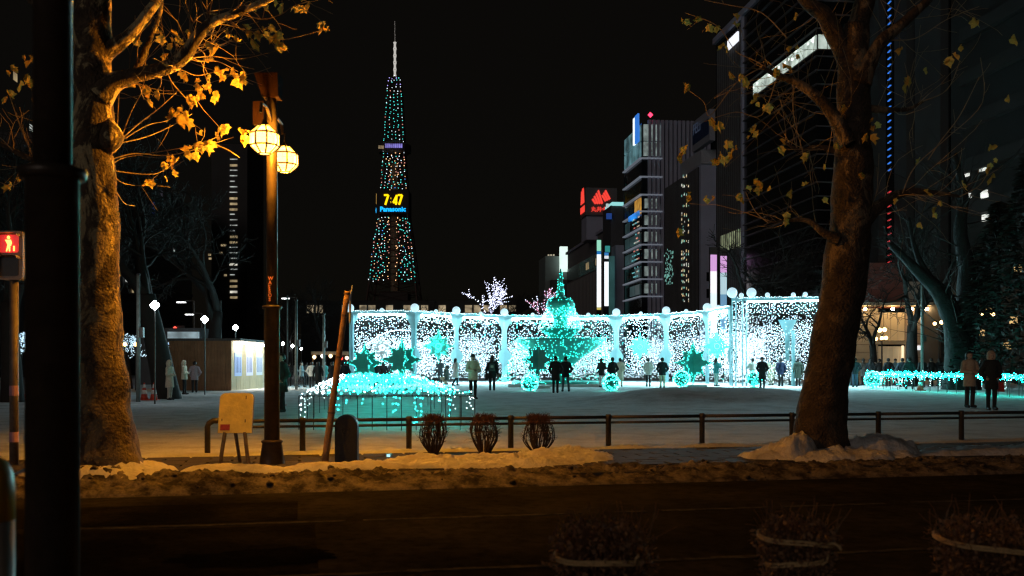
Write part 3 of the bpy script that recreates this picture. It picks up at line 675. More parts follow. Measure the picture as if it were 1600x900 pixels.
# conifers at the right edge
NEEDLE = mat('dark_needles', (.008,.011,.007), .7, 0, .4, 4)
def conifer(px, d, H, label, seed):
    random.seed(seed); x = (px-800)/F*d; b = Vector((x, d, gz(x, d))); t = thing('conifer', b, label, 'tree', 'dark conifers')
    MB().tube([b-Vector((0,0,.2)), b+Vector((0,0,H))], [.2,.02], 8).build('trunk', DARKBARK, t)
    V = []; Fc = []
    for k in range(2600):
        f = random.random()**.8; z = H*(.1+.9*f); rmax = H*.26*(1-f)**.8+.1; a = random.uniform(0, 6.283); r = rmax*random.random()**.45
        p = b+Vector((r*math.cos(a), r*math.sin(a), z-.3*r)); s = random.uniform(.12, .32)
        dd = Vector((math.cos(a+random.gauss(0,.5)), math.sin(a+random.gauss(0,.5)), random.uniform(-.5,.15))).normalized(); w = perp_dir(dd, R(90))*s*.3
        i = len(V); V += [tuple(p-w), tuple(p+w), tuple(p+dd*s*1.4)]; Fc.append((i, i+1, i+2))
    mesh_obj('foliage', np.array(V)-np.array(b), Fc, NEEDLE, t)['kind'] = 'stuff'
conifer(1560, 50, 9.5, 'dark conifer behind the couple at right', 5)
conifer(1610, 46, 11, 'dark conifer cut by the right edge', 6)
conifer(1527, 58, 8, 'smaller dark conifer right of the twin trunked tree', 7)
random.seed(21)
# trees wound with little lamps, beyond the arcade
def led_tree(px, d, H, label, mats, weights, seed, n=1500, r=.026, zb=.1):
    random.seed(seed); x = (px-800)/F*d; b = Vector((x, d, zb)); t = thing('illuminated_tree', b, label, 'tree', 'trees wound with little lamps')
    mb = MB(); tips = []
    mb.tube(wander(b, (0,0,1), H*.6, 5, .03), [.2,.17,.15,.13,.12,.11], 7)
    for k in range(7): grow(mb, b+Vector((0,0,H*.57)), perp_dir((0,0,1), R(random.uniform(15, 62))), H*.2, .1, 2, tips, .13, .03, (2,3), (20,50), .62, .02)
    mb.build('branches', DARKBARK, t)
    vs = mb.v; P = [Vector(vs[random.randrange(60, len(vs))])+Vector((random.gauss(0,.03),)*3) for _ in range(n)]
    leds('string_lights', P, r, mats, t, random.choices(range(len(mats)), weights, k=n), True)
LED_TREE = emis('led_tree_white', (.72,.75,1.), 4., False); LED_PINK = emis('led_tree_pink', (1.,.25,.4), 2.2, False); LED_COLD = emis('led_cold_dim', (.6,.85,1.), 1.2, False); LED_BLUE = emis('led_blue', (.1,.3,1.), 2., False)
led_tree(762, 92, 9.9, 'tree wound with cold white lamps above the arcade', [LED_TREE], [1], 31, 1300)
led_tree(855, 98, 9.4, 'tree wound with pink and white lamps behind the fountain', [LED_TREE, LED_PINK], [2,1], 32, 800)
led_tree(203, 62, 3.6, 'small lamp wound tree right of the amber lit trunk', [LED_COLD], [1], 33, 500, .03, -.1)
led_tree(248, 66, 3.6, 'small lamp wound tree left of the timber kiosk', [LED_COLD, LED_BLUE], [3,1], 34, 500, .035, -.1)
led_tree(30, 60, 3.8, 'lamp wound tree behind the signal pole', [LED_COLD], [1], 35, 700, .035, -.1)

# ------------------------------------------------------------------ clipped shrubs by the fence, roped bushes in front
SHRUB = mat('shrub_stem', (.05,.03,.02), .85, 0, .35, 20); SHRUBT = mat('shrub_top', (.12,.05,.03), .85, 0, .35, 20)
ROPE = mat('straw_rope', (.62,.42,.2), .85, 0, .3, 60, .5, 200)
def shrub(px, w, label, seed, h=.52):
    w *= 1.08
    random.seed(seed); b = st(*st_inv(*(at(px, 700, 14.45).xy)), .16); t = thing('clipped_shrub', b, label, 'shrub', 'tied shrubs by the fence')
    mb = MB(); tp = MB()
    for k in range(34):
        a = random.uniform(0, 6.283); r0 = random.uniform(0, .06); q = random.uniform(.3, 1.)
        p0 = b+Vector((r0*math.cos(a), r0*math.sin(a), -.06)); bulge = w*.5*q
        P = [p0, b+Vector((bulge*1.0*math.cos(a), bulge*.75*math.sin(a), h*.28)), b+Vector((bulge*1.12*math.cos(a+.3), bulge*.85*math.sin(a+.3), h*.62)), b+Vector((bulge*.8*math.cos(a+.4), bulge*.6*math.sin(a+.4), h*random.uniform(.86,.98)))]
        P = smooth_path(P, 4); n = len(P); mb.tube(P, [max(.003, .010*(1-.65*i/n)) for i in range(n)], 4, False)
        for j in range(9):
            i = random.randint(n//3, n-2); L = wander(P[i], perp_dir(P[i+1]-P[i], R(random.uniform(20,70))), random.uniform(.06,.16), 3, .25, .08); mb.tube(L, [.004,.003,.0025,.002], 3, False)
    for k in range(420):
        a = random.uniform(0, 6.283); r = w*.36*random.random()**.5; z = h*random.uniform(.78, 1.)
        P = wander(b+Vector((r*math.cos(a), r*.8*math.sin(a), z)), (random.gauss(0,.6), random.gauss(0,.6), 1), .06, 2, .3); tp.tube(P, [.0035,.003,.002], 3, False)
    mb.build('stems', SHRUB, t)['kind'] = 'stuff'; tp.build('clipped_twigs', SHRUBT, t)['kind'] = 'stuff'
    for z in (.55, .84): MB().tube([b+Vector((w*.5*math.cos(a), w*.4*math.sin(a), h*z+.01*math.sin(3*a))) for a in np.linspace(0, 6.283, 21)], .004, 4, False).build('tie', SHRUBT, t)
shrub(677, .36, 'tied clipped shrub nearest the black bollard', 41); shrub(757, .40, 'middle one of three tied clipped shrubs', 42); shrub(841, .44, 'rightmost tied clipped shrub beside the fence', 43)
BUSH = mat('bush_twigs', (.13,.07,.036), .85, 0, .4, 30); BUSHL = mat('bush_leaf', (.24,.13,.065), .8, 0, .4, 30)
def bush(px, d, w, ztop, label, seed, rope_z):
    random.seed(seed); x = (px-800)/F*d; b = Vector((x, d, .12)); H = ztop-.12; t = thing('roped_bush', b, label, 'bush', 'roped bushes in the foreground')
    mb = MB(); lf = MB()
    def prof(z):
        f = z/H; return (1+.22*noise.noise((z*9, seed, 0)))*w*.5*(.45+.55*min(1, f*1.6))*(1 if f < .8 else math.sqrt(max(0, 1-((f-.8)/.25)**2)))
    for k in range(150):
        a = random.uniform(0, 6.283); q = random.random()**.5; z1 = H*random.uniform(.6, 1.02)
        P = smooth_path([b+Vector((.05*q*math.cos(a), .05*q*math.sin(a), -.05)), b+Vector((q*prof(H*.3)*math.cos(a), q*prof(H*.3)*math.sin(a), H*.3)), b+Vector((q*prof(z1)*math.cos(a+.2), q*prof(z1)*math.sin(a+.2), z1))], 4)
        n = len(P); mb.tube(P, [max(.0022, .006*(1-.6*i/n)) for i in range(n)], 3, False)
        for j in range(7):
            i = random.randint(2, n-2); mb.tube(wander(P[i], perp_dir(P[i+1]-P[i], R(random.uniform(20,80))), random.uniform(.05,.14), 3, .25, .05), [.003,.0025,.002,.0015], 3, False)
    for k in range(60):
        a = random.uniform(0, 6.283); r = prof(H*.8)*random.random()**.5; mb.tube(wander(b+Vector((r*math.cos(a), r*math.sin(a), H*.85)), (random.gauss(0,.5), random.gauss(0,.5), 1), random.uniform(.08,.22), 4, .2), [.003,.0025,.002,.002,.0015], 3, False)
    for k in range(1500):
        z = H*random.uniform(.3, 1.03); a = random.uniform(0, 6.283); r = prof(min(z, H))*random.uniform(.55, 1.1)+.02
        p = b+Vector((r*math.cos(a), r*math.sin(a), z)); dd = Vector((random.gauss(0,1), random.gauss(0,1), random.gauss(0,1))).normalized(); s = random.uniform(.008, .02); e = perp_dir(dd, R(90))*s
        lf.add([p, p+dd*s+e*.5, p+dd*2*s, p+dd*s-e*.5], [(0,1,2,3)])
    mb.build('twigs', BUSH, t)['kind'] = 'stuff'; lf.build('withered_leaves', BUSHL, t)['kind'] = 'stuff'
    for k, (z, tilt) in enumerate(rope_z):
        for dz in (0, .014):
            rr = prof(z)*.93+.012
            P = [b+Vector((rr*math.cos(a), rr*math.sin(a), z+dz+tilt*math.cos(a)+.006*math.sin(3*a+k))) for a in np.linspace(0, 6.283, 29)]
            MB().tube(P, .0075, 6, False).build('rope', ROPE, t, True)
        a = -.9; p = b+Vector((rr*math.cos(a), rr*math.sin(a)-.01, z)); MB().tube(wander(p, (.3,-.3,.6), .09, 4, .3), .007, 6).build('rope_end', ROPE, t, True)
bush(940, 5.0, .48, .62, 'wide roped bush, leftmost in the foreground', 51, [(.335,-.0)])
bush(1243, 5.3, .36, .585, 'narrow roped bush with two ropes, middle in the foreground', 52, [(.37,-.015), (.26,.02)])
bush(1545, 5.2, .52, .60, 'roped bush cut by the bottom right corner', 53, [(.36,-.03)])

# ------------------------------------------------------------------ lamp net over the flower bed
random.seed(60)
b = Vector((-4.0, 29, .1)); t = thing('lamp_net_bed', b, 'wide turquoise lamp net sloping up over the snowy flower bed', 'light display')
C = [Vector((-4.24,19.8,.80)), Vector((-.74,19.8,.80)), Vector((-4.0,40,.97)), Vector((-7.0,40,.97))]
def bed(s, q): return (C[0]*(1-s)+C[1]*s)*(1-q)+(C[3]*(1-s)+C[2]*s)*q
P = []; ix = []
for i in range(27):
    s = (i+.5)/27
    for j in range(40):
        q = (j+random.random())/40; ss = s+random.gauss(0,.008)+.012*math.sin(q*30+i)
        if random.random() < .07: continue
        P.append(bed(ss, q)+Vector((0,0,.03+abs(random.gauss(0,.03))))); ix.append(1 if ss < .17-.05*q+random.gauss(0,.02) or (ss > .9 and random.random() < .35) else (2 if random.random() < .06 else 0))
leds('net_lamps', P, .0125, [LED_BED, LED_BEDW, LED_BEDP], t, ix)
hang = []; hx = []; wires = MB()
for i in range(26):
    s = random.random(); top = bed(s, 0)
    L = random.uniform(.12, .66)
    for j in range(int(L/.12)): hang.append(top+Vector((random.gauss(0,.015), -.02, -.05-j*.12+random.gauss(0,.02)))); hx.append(1 if s < .2 or s > .88 else 0)
for s_ in (0, 1):
    for i in range(30):
        q = (i+random.random())/30; p = bed(s_, q)
        for j in range(random.randint(1, 4)): hang.append(p+Vector((0,0,-.05-j*.13))); hx.append(1)
leds('hanging_lamps', hang, .009, [LED_BEDH, LED_BEDW], t, hx)
NETM = mat('net_wire', (.02,.05,.045), .6)
nb = MB(); n = 12
for i in range(35):
    nb.tube([bed(i/34, k/6) for k in range(7)], .005, 3, False)
for j in range(22): nb.tube([bed(k/8, j/21) for k in range(9)], .005, 3, False)
nb.build('net', NETM, t)['kind'] = 'stuff'
def netting():
    m = mat('teal_netting', (.10,.62,.54), .8, 0, .25, 3); nt = m.node_tree; b_ = nt.nodes['Principled BSDF']; tr_ = nt.nodes.new('ShaderNodeBsdfTranslucent'); tr_.inputs[0].default_value = (.25,.85,.75,1); tp = nt.nodes.new('ShaderNodeBsdfTransparent')
    m1 = nt.nodes.new('ShaderNodeMixShader'); m1.inputs[0].default_value = .6; m2 = nt.nodes.new('ShaderNodeMixShader'); m2.inputs[0].default_value = .72
    nt.links.new(b_.outputs[0], m1.inputs[1]); nt.links.new(tr_.outputs[0], m1.inputs[2]); nt.links.new(m1.outputs[0], m2.inputs[1]); nt.links.new(tp.outputs[0], m2.inputs[2]); nt.links.new(m2.outputs[0], nt.nodes['Material Output'].inputs[0]); return m
ng = [(i/16, j/16) for j in range(17) for i in range(17)]
mesh_obj('netting', np.array([tuple(bed(*q)+Vector((0,0,-.035-.03*noise.noise((q[0]*9, q[1]*9, 0))))) for q in ng])-np.array(b), [(j*17+i, j*17+i+1, j*17+i+18, j*17+i+17) for j in range(16) for i in range(16)], netting(), t, True)
for i in range(13):
    for q in ((0, 1), (0, .12, .24, .36, .48, .6, .72, .86, 1))[i in (0, 12)]:
        p = bed(i/12, q); g = Vector((p.x, p.y, .0)); MB().tube([g, p], .009, 5).build('post', BLACK, t)
for a_, b_ in ((C[0],C[1]),(C[1],C[2]),(C[2],C[3]),(C[3],C[0])): MB().tube([a_, b_], .012, 5).build('rail', BLACK, t)
# ------------------------------------------------------------------ lamp net hedge at the right
b = at(1500, 615, 45); b.z = .1
t = thing('lamp_net_hedge', b, 'long turquoise band of lamps on low posts at right', 'light display')
H0, H1 = at(1350, 606, 56), at(1660, 624, 36.5); H0.z = H1.z = 1.02
bk = Vector((.9, 2.0, 0)); P = []
for i in range(1250):
    s = random.random(); q = random.random(); P.append(H0.lerp(H1, s)+bk*q+Vector((random.gauss(0,.02), 0, -.10+random.gauss(0,.07))))
leds('net_lamps', P, .0115, [LED_BED, LED_BEDW, LED_BEDP], t, [random.choices((0,1,2), (8,1,1))[0] for _ in P])
P = []
for i in range(70):
    s = random.random()**1.6*.8; n = random.randint(1, 6)
    for j in range(n): P.append(H0.lerp(H1, s)+bk*random.random()+Vector((0,0,-.25-j*.09)))
leds('hanging_lamps', P, .011, [LED_BEDW, LED_BEDH], t, [int(random.random() < .5) for _ in P])
for i in range(22):
    for q in (0, 1):
        p = H0.lerp(H1, i/21)+bk*q; MB().tube([Vector((p.x, p.y, .02)), p], .012, 5).build('post', BLACK, t)
for q in (0, 1): MB().tube([H0+bk*q+Vector((0,0,-.05)), H1+bk*q+Vector((0,0,-.05))], .012, 5).build('rail', BLACK, t)
nb = MB()
for i in range(40): p = H0.lerp(H1, i/39); nb.tube([p, p+bk], .006, 3, False)
for i in range(7): nb.tube([H0+bk*i/6, H1+bk*i/6], .006, 3, False)
nb.build('net', NETM, t)['kind'] = 'stuff'
# ------------------------------------------------------------------ lamp balls
BALLC = mat('ball_frame', (.02,.16,.14), .6)
def ball(px, py, r, d, label, n=300):
    p = at(px, py, d); z0 = gz(p.x, p.y); c = Vector((p.x, p.y, max(p.z, z0+r*.95)))
    t = thing('lamp_ball', Vector((p.x, p.y, z0)), label, 'light display', 'turquoise lamp balls')
    MB().lathe([(r*.9*math.sin(a), -r*.9*math.cos(a)) for a in np.linspace(.05, 3.09, 10)], 16, c).build('core', BALLC, t, True)
    MB().lathe([(.22, z0-c.z-.02), (.22, z0-c.z+.03), (.06, z0-c.z+.05), (.06, -r*.85)], 10, c).build('stand', TEALB, t)
    P = []
    for k in range(n):
        u = random.uniform(-1, 1); a = random.uniform(0, 6.283); q = math.sqrt(1-u*u); P.append(c+Vector((q*math.cos(a), q*math.sin(a), u))*r*random.uniform(.95, 1.08))
    leds('lamps', P, .020, [LED_TW, LED_T, LED_W], t, random.choices((0,1,2), (4,3,1), k=n))
ball(828, 598, .41, 49, 'lamp ball in front of the dark star left of the couple'); ball(955, 598, .41, 49, 'lamp ball beside the person in the cream coat')
ball(1065, 592, .45, 54, 'paler lamp ball under the big star at right'); ball(1178, 592, .43, 57, 'lamp ball at the foot of the light gate'); ball(1364, 593, .45, 55, 'lamp ball at the left end of the turquoise light hedge')
# ------------------------------------------------------------------ stars
def star_poly(Rr, k=4, inner=.5, mid=.8):
    pts = []
    for i in range(4*k):
        a = math.pi/2+i*math.pi/(2*k); pts.append((a, Rr if i % 4 == 0 else (Rr*mid if i % 4 == 2 else Rr*inner)))
    return [(r*math.cos(a), r*math.sin(a)) for a, r in pts]
STARG = mat('star_panel', (.12,.5,.45), .6, 0, .2, 2)
def star(px, py, d, Rr, label, cross=True, rot=0., stand=True, led=LED_TW, n=260, plate=STARG):
    c = at(px, py, d); z0 = gz(c.x, c.y) if stand else c.z-Rr
    t = thing('light_star', Vector((c.x, c.y, z0)), label, 'light display', 'turquoise light stars')
    pl = star_poly(Rr); P = []
    for k in range(2 if cross else 1):
        a = rot+k*math.pi/2; ex = Vector((math.cos(a), math.sin(a), 0)); nn = Vector((-math.sin(a), math.cos(a), 0))*.03
        MB().prism([(x*.96, y*.96) for x, y in pl], c-nn, ex, (0,0,1), nn*2).build('star_plate', plate, t)
        m = len(pl)
        for i in range(m):
            p0, p1 = pl[i], pl[(i+1) % m]; L = math.dist(p0, p1); q = max(4, int(L/.09))
            for j in range(q):
                f = j/q; x = p0[0]+(p1[0]-p0[0])*f; y = p0[1]+(p1[1]-p0[1])*f; bow = 1-.10*math.sin(math.pi*f)
                P.append(c+ex*x*bow+Vector((0,0,y*bow))+nn*random.choice((-1.3,1.3)))
        for j in range(0 if stand else n//6):
            f = j/(n//6)*6.283; P.append(c+ex*.17*Rr*math.cos(f)+Vector((0,0,.17*Rr*math.sin(f)))-nn*1.5)
    if not stand:
        for j in range(80):
            a = random.uniform(0, 6.283); q = Rr*.72*math.sqrt(random.random()); P.append(c+Vector((q*math.cos(a), -.06, q*math.sin(a))))
    leds('outline_lamps', P, .018 if d < 60 else .022, [led], t)
    if stand:
        MB().lathe([(.035,0),(.035,c.z-z0-Rr*.8)], 8, Vector((c.x,c.y,z0))).build('stem', STEEL, t)
        MB().box(c.x-.7, c.x+.7, c.y-.5, c.y+.5, z0-.05, z0+.16).build('plinth', WHITEB, t)
star(570, 567, 50, 1.05, 'standing light star left of the other standing star behind the lamp net', True, .5); star(628, 562, 50, 1.12, 'standing light star directly behind the lamp net bed', True, .35)
star(840, 562, 55, 1.2, 'dark centred standing star left of the couple in black', True, .9, plate=mat('star_panel_grey', (.10,.22,.2), .6, 0, .2, 2)); star(1083, 567, 57, 1.25, 'standing light star between the arcade and the light gate', True, .9, plate=TEALB)
star(685, 541, 68.5, 1.15, 'flat star hung in the arch just left of the white puffer walker', False, 0, False, LED_T); star(1000, 542, 73.4, 1.0, 'flat star hung in the arch right of the fountain', False, 0, False, LED_T)
star(1120, 541, 65.0, 1.05, 'flat star hung beside the light gate pillar', False, .2, False, LED_TW); star(597, 543, 68.2, 1.0, 'pale star hung in the leftmost arch', False, 0, False, LED_W, plate=WHITEB)

# ------------------------------------------------------------------ the light arcade
def pier_w(z, L, zr=3.75, top=4.85):
    w = .2+.42*max(0, 1-abs(z-1.95)/.55)**.8
    if z > zr:
        f = min(1, (z-zr)/(top-zr)); w += min(1.25, L*.36)*(1-math.sqrt(max(0, 1-f*f)))
    return w
GLOBE = emis('globe_lamp', (.62,.88,1.), .85)
def curtain(P, ix, p0, p1, depth, zmin, zmax, p, step, code, L=None, openw=True, wob=0.):
    p0 = Vector(p0); p1 = Vector(p1); D = (p1-p0); LL = D.length; e = D/LL; nn = Vector((-e.y, e.x, 0))
    if nn.y < 0: nn = -nn
    for s in np.arange(step*.6, LL-step*.3, step):
        for z in np.arange(zmin, zmax, step):
            if openw and min(s, LL-s) < pier_w(z, LL)+.05: continue
            q = p(s/LL, z) if callable(p) else p
            if random.random() < q: P.append(p0+e*(s+random.gauss(0,.03))+nn*(depth+random.gauss(0,.03))+Vector((0,0,z+random.uniform(0, step)))); ix.append(code)
def strip_light(t, q0, q1, nn, w=.07):
    "slim lamp bar under a beam, shining down and outwards"
    dn = (Vector((0,0,-1))-nn*.55).normalized(); sd = dn.cross((q1-q0).normalized()).normalized()*w/2; bk_ = -dn*.03
    MB().hexa([q0-sd+bk_*.1, q1-sd+bk_*.1, q1+sd+bk_*.1, q0+sd+bk_*.1, q0-sd+bk_, q1-sd+bk_, q1+sd+bk_, q0+sd+bk_]).build('fringe_housing', STEEL, t)
    q = [q0-sd, q1-sd, q1+sd, q0+sd]
    if (q[1]-q[0]).cross(q[2]-q[0]).dot(dn) < 0: q = q[::-1]
    MB().add(q, [(0,1,2,3)]).build('fringe_light', LED_FR, t)
def arcade_bay(t, p0, p1, back=2.2, teal=0., globes=(True, True), top=4.85):
    p0 = Vector(p0); p1 = Vector(p1); L = (p1-p0).length; e = (p1-p0)/L; nn = Vector((-e.y, e.x, 0))
    if nn.y < 0: nn = -nn
    zs = list(np.arange(0, 1.3, .4))+list(np.arange(1.3, 2.6, .1))+list(np.arange(2.7, 3.75, .35))+list(np.arange(3.75, top, .06))+[top]
    for sgn in (0, 1):
        bd = MB()
        for i in range(len(zs)-1):
            z0, z1 = zs[i], zs[i+1]; w0, w1 = pier_w(z0, L), pier_w(z1, L)
            q = [(0,z0),(w0,z0),(w1,z1),(0,z1)]
            if sgn: q = [(L-x, z) for x, z in q][::-1]
            bd.prism(q, p0, e, (0,0,1), nn*.06)
        bd.build('pier_board', BOARD, t)
    MB().prism([(0,top),(L,top),(L,top+.22),(0,top+.22)], p0-nn*.03, e, (0,0,1), nn*.14).build('beam', BOARD, t)
    P = []; ix = []
    def dens(s, z):
        if z > 4.3: return .97
        if z > 3.45: return .45+.2*noise.noise((s*6, z*2, p0.x))
        if z < .95: return .10
        return .60+.35*noise.noise((s*4+p0.x, z*1.2, 3.))
    curtain(P, ix, p0, p1, -.02, .15, top, dens, .15, 0)
    def dens2(s, z):
        zz = 3.45-.5*abs(math.sin(s*6.283))
        if z > zz or z < .6: return 0
        return .85 if z < 2.9 else .7
    curtain(P, ix, p0, p1, back, .3, 3.5, dens2, .115, 4, openw=False)
    curtain(P, ix, p0, p1, back*.55, .3, 4.5, lambda s, z: .7 if z < 3.3 else .35, .13, 4, openw=False)
    for s in np.arange(.05, L, .12): P.append(p0+e*s+Vector((0,0,top+.22+random.uniform(-.05,.04)))-nn*.06); ix.append(0)
    w_ = pier_w(4.5, L)+.1; q0, q1 = p0+e*w_+Vector((0,0,top-.04))-nn*.02, p1-e*w_+Vector((0,0,top-.04))-nn*.02
    strip_light(t, q0, q1, nn)
    ix = [(3 if (c not in (1, 4) and random.random() < teal) else c) for c in ix]
    leds('curtain_lamps', P, [.036 if c == 4 else .023 for c in ix], [LED_W, LED_W2, LED_T, LED_TW, LED_SOFT], t, ix, True)
    GP = [(p0, .30)] if globes[0] else []
    GP += [(p1, .30)] if globes[1] else []
    GP += [((p0+p1)/2, .15)]
    for g, r in GP:
        MB().lathe([(r*math.sin(a), -r*math.cos(a)) for a in np.linspace(.05, 3.09, 9)], 16, Vector((g.x, g.y, top+.22+r))).build('globe', GLOBE, t, True)
def translucent_board():
    m = mat('lit_white_board', (.5,.8,.85), .6, 0, .08, 2); nt = m.node_tree; b_ = nt.nodes['Principled BSDF']; out = nt.nodes['Material Output']
    tr_ = nt.nodes.new('ShaderNodeBsdfTranslucent'); tr_.inputs[0].default_value = (.5,.75,.8,1); mx = nt.nodes.new('ShaderNodeMixShader'); mx.inputs[0].default_value = .45
    nt.links.new(b_.outputs[0], mx.inputs[1]); nt.links.new(tr_.outputs[0], mx.inputs[2]); nt.links.new(mx.outputs[0], out.inputs[0]); return m
BOARD = translucent_board()
def gp(px, d): return Vector(((px-800)/F*d, d, .1))
arc = [gp(648,69), gp(713,72.5), gp(788,75), gp(876,76), gp(963,75), gp(1041,72.5), gp(1105,68.5)]
t = thing('light_arcade', gp(876, 74), 'long curved white light arcade of arches behind the fountain', 'light display')
random.seed(70)
for i in range(len(arc)-1): arcade_bay(t, arc[i], arc[i+1], teal=(.0,.08,.3,.3,.08,.03)[i], globes=(True, i == len(arc)-2))
arcade_bay(t, gp(1105.6,68.4), gp(1141,63.0), globes=(False, False), teal=.15)
# left wing: one broad arch
t = thing('light_wing', gp(596, 68.9), 'leftmost broad panel of the white light arcade', 'light display')
arcade_bay(t, gp(546.5,69.2), gp(647,69.0), globes=(True, False))
p0, p1 = gp(547,69.2), gp(646,69.0); P = []
for k in range(160):
    a = k/159; P.append(p0.lerp(p1, .05+.9*a)+Vector((0,-.3,1.5+2.2*math.sin(min(1, a*1.25)*math.pi/2)**.8)))
leds('garland_lamps', P, .022, [LED_W], t, None, True)
for q in (p0, p0+Vector((.25,0,0))): MB().tube([q+Vector((0,-.1,0)), q+Vector((0,-.1,5.0))], .05, 6).build('frame_post', BOARD, t)
# right gate
g0, g1 = gp(1144, 61), gp(1330, 59.5)
t = thing('light_gate', g0.lerp(g1, .5), 'tall white light gate at the right end of the arcade', 'light display')
e = (g1-g0).normalized(); L = (g1-g0).length; P = []; ix = []
for s in (0., .22, .62, .85, L*.52, L-.1):
    tall = 5.45 if s < 1 or s > L-1 else 3.4
    MB().tube([g0+e*s, g0+e*s+Vector((0,0,tall))], .045 if s != L*.52 else .12, 6).build('post', BOARD, t)
MB().fbox(g0+Vector((0,-.06,5.22)), e*L, (0,.2,0), (0,0,.2)).build('beam', BOARD, t)
def gdens(s, z):
    if z > 4.35: return .92
    x = s*L; arch = 3.0+1.0*math.sin(min(1, max(0, (x-.9)/(L-1.8)))*math.pi)**.6
    if x < .9: return .55 if int(x/.15) % 2 else .85
    if abs(z-arch) < .1: return .2
    if z > arch: return .30
    if z > arch-1.1: return .95
    return .5
curtain(P, ix, g0, g1, -.02, .15, 5.2, gdens, .125, 0, openw=False)
curtain(P, ix, g0, g1, 1.6, .4, 3.6, .8, .11, 2, openw=False); curtain(P, ix, g0, g1, 3.2, .4, 4.4, .7, .12, 2, openw=False)
for s in np.arange(0, L, .1): P.append(g0+e*s+Vector((0,-.1,5.42+random.uniform(-.04,.05)))); ix.append(0)
strip_light(t, g0+e*.9+Vector((0,-.09,5.18)), g1-e*.3+Vector((0,-.09,5.18)), Vector((0,1,0)))
leds('curtain_lamps', P, [.032 if c == 2 else .020 for c in ix], [LED_W, LED_W2, LED_SOFT], t, ix, True)
MB().prism([(-.55,4.05),(.55,4.05),(.16,3.2),(.1,1.6),(-.1,1.6),(-.16,3.2)], g0+e*L*.47+Vector((0,-.05,0)), e, (0,0,1), (0,.05,0)).build('pendant_board', BOARD, t)
for s, r in ((.0,.32),(1.15,.3),(2.1,.15),(L*.52,.14),(L*.62,.15),(.55,.15)):
    MB().lathe([(r*math.sin(a), -r*math.cos(a)) for a in np.linspace(.05, 3.09, 9)], 16, g0+e*s+Vector((0,0,5.42+r))).build('globe', GLOBE, t, True)
# ------------------------------------------------------------------ fountain of light
c = gp(876, 61); t = thing('light_fountain', c, 'tiered turquoise light fountain with a tall spire before the arcade', 'light display')
parts = [('pool', [(3.0,-.05),(3.0,.25),(2.85,.32),(2.7,.2)], 30, 2), ('lower_bowl', [(.5,.2),(.55,1.1),(1.3,1.75),(2.2,2.35),(2.65,2.78),(2.62,2.9),(2.3,2.85),(.6,2.5)], 45, 0), ('column', [(.62,2.3),(.5,2.8),(.42,3.4),(.42,4.4)], 80, 0),
         ('upper_bowl', [(.45,2.75),(.7,3.05),(1.2,3.45),(1.22,3.53),(1.0,3.5),(.42,3.3)], 60, 0), ('urn', [(.42,4.3),(.55,4.5),(.8,4.75),(.85,5.05),(.72,5.35),(.45,5.45),(.2,5.4)], 60, 0), ('spire', [(.24,5.35),(.2,5.9),(.13,6.6),(.03,7.2)], 110, 2)]
for nm, prof, dn, code in parts:
    MB().lathe(prof, 28, c).build(nm, TEALB, t, True)
    P = []
    for (r0, z0), (r1, z1) in zip(prof, prof[1:]):
        ar = math.pi*(r0+r1)*math.hypot(r1-r0, z1-z0)
        for k in range(int(ar*dn*.34)):
            f = random.random(); a = random.uniform(0, 6.283); a = round(a*18)/18 if nm in ('column', 'lower_bowl') else a; r = r0+(r1-r0)*f+.03; P.append(c+Vector((r*math.cos(a), r*math.sin(a), z0+(z1-z0)*f)))
    leds('lamps', P, .019, [LED_TW, LED_T], t, [int(random.random() < .35) for _ in P])
P = []
for k in range(1300):
    a = random.uniform(0, 6.283); fr = math.cos(a+math.pi/2)
    if fr > .72: continue
    z = 2.85*random.random()**.8; r = 2.7+1.3*(1-z/2.85)**1.5*random.uniform(.75, 1.05); P.append(c+Vector((r*math.cos(a), r*math.sin(a), z+.1)))
for k in range(500):
    a = random.uniform(0, 6.283); z = random.random(); P.append(c+Vector(((.85+.5*(1-z))*math.cos(a), (.85+.5*(1-z))*math.sin(a), 3.6+1.2*z)))
leds('water_lamps', P, .021, [LED_TW, LED_W, LED_T], t, [random.choice((0,0,1,2)) for _ in P], True)
rim = []
for r, z in ((2.66, 2.93), (1.23, 3.56)): rim += [c+Vector((r*math.cos(a), r*math.sin(a), z)) for a in np.linspace(0, 6.283, int(r*40))]
leds('rim_lamps', rim, .014, [LED_TW], t)
MB().box(c.x-3.2, c.x+3.2, c.y-3.4, c.y-3.1, .05, .3).build('kerb_step', WHITEB, t)

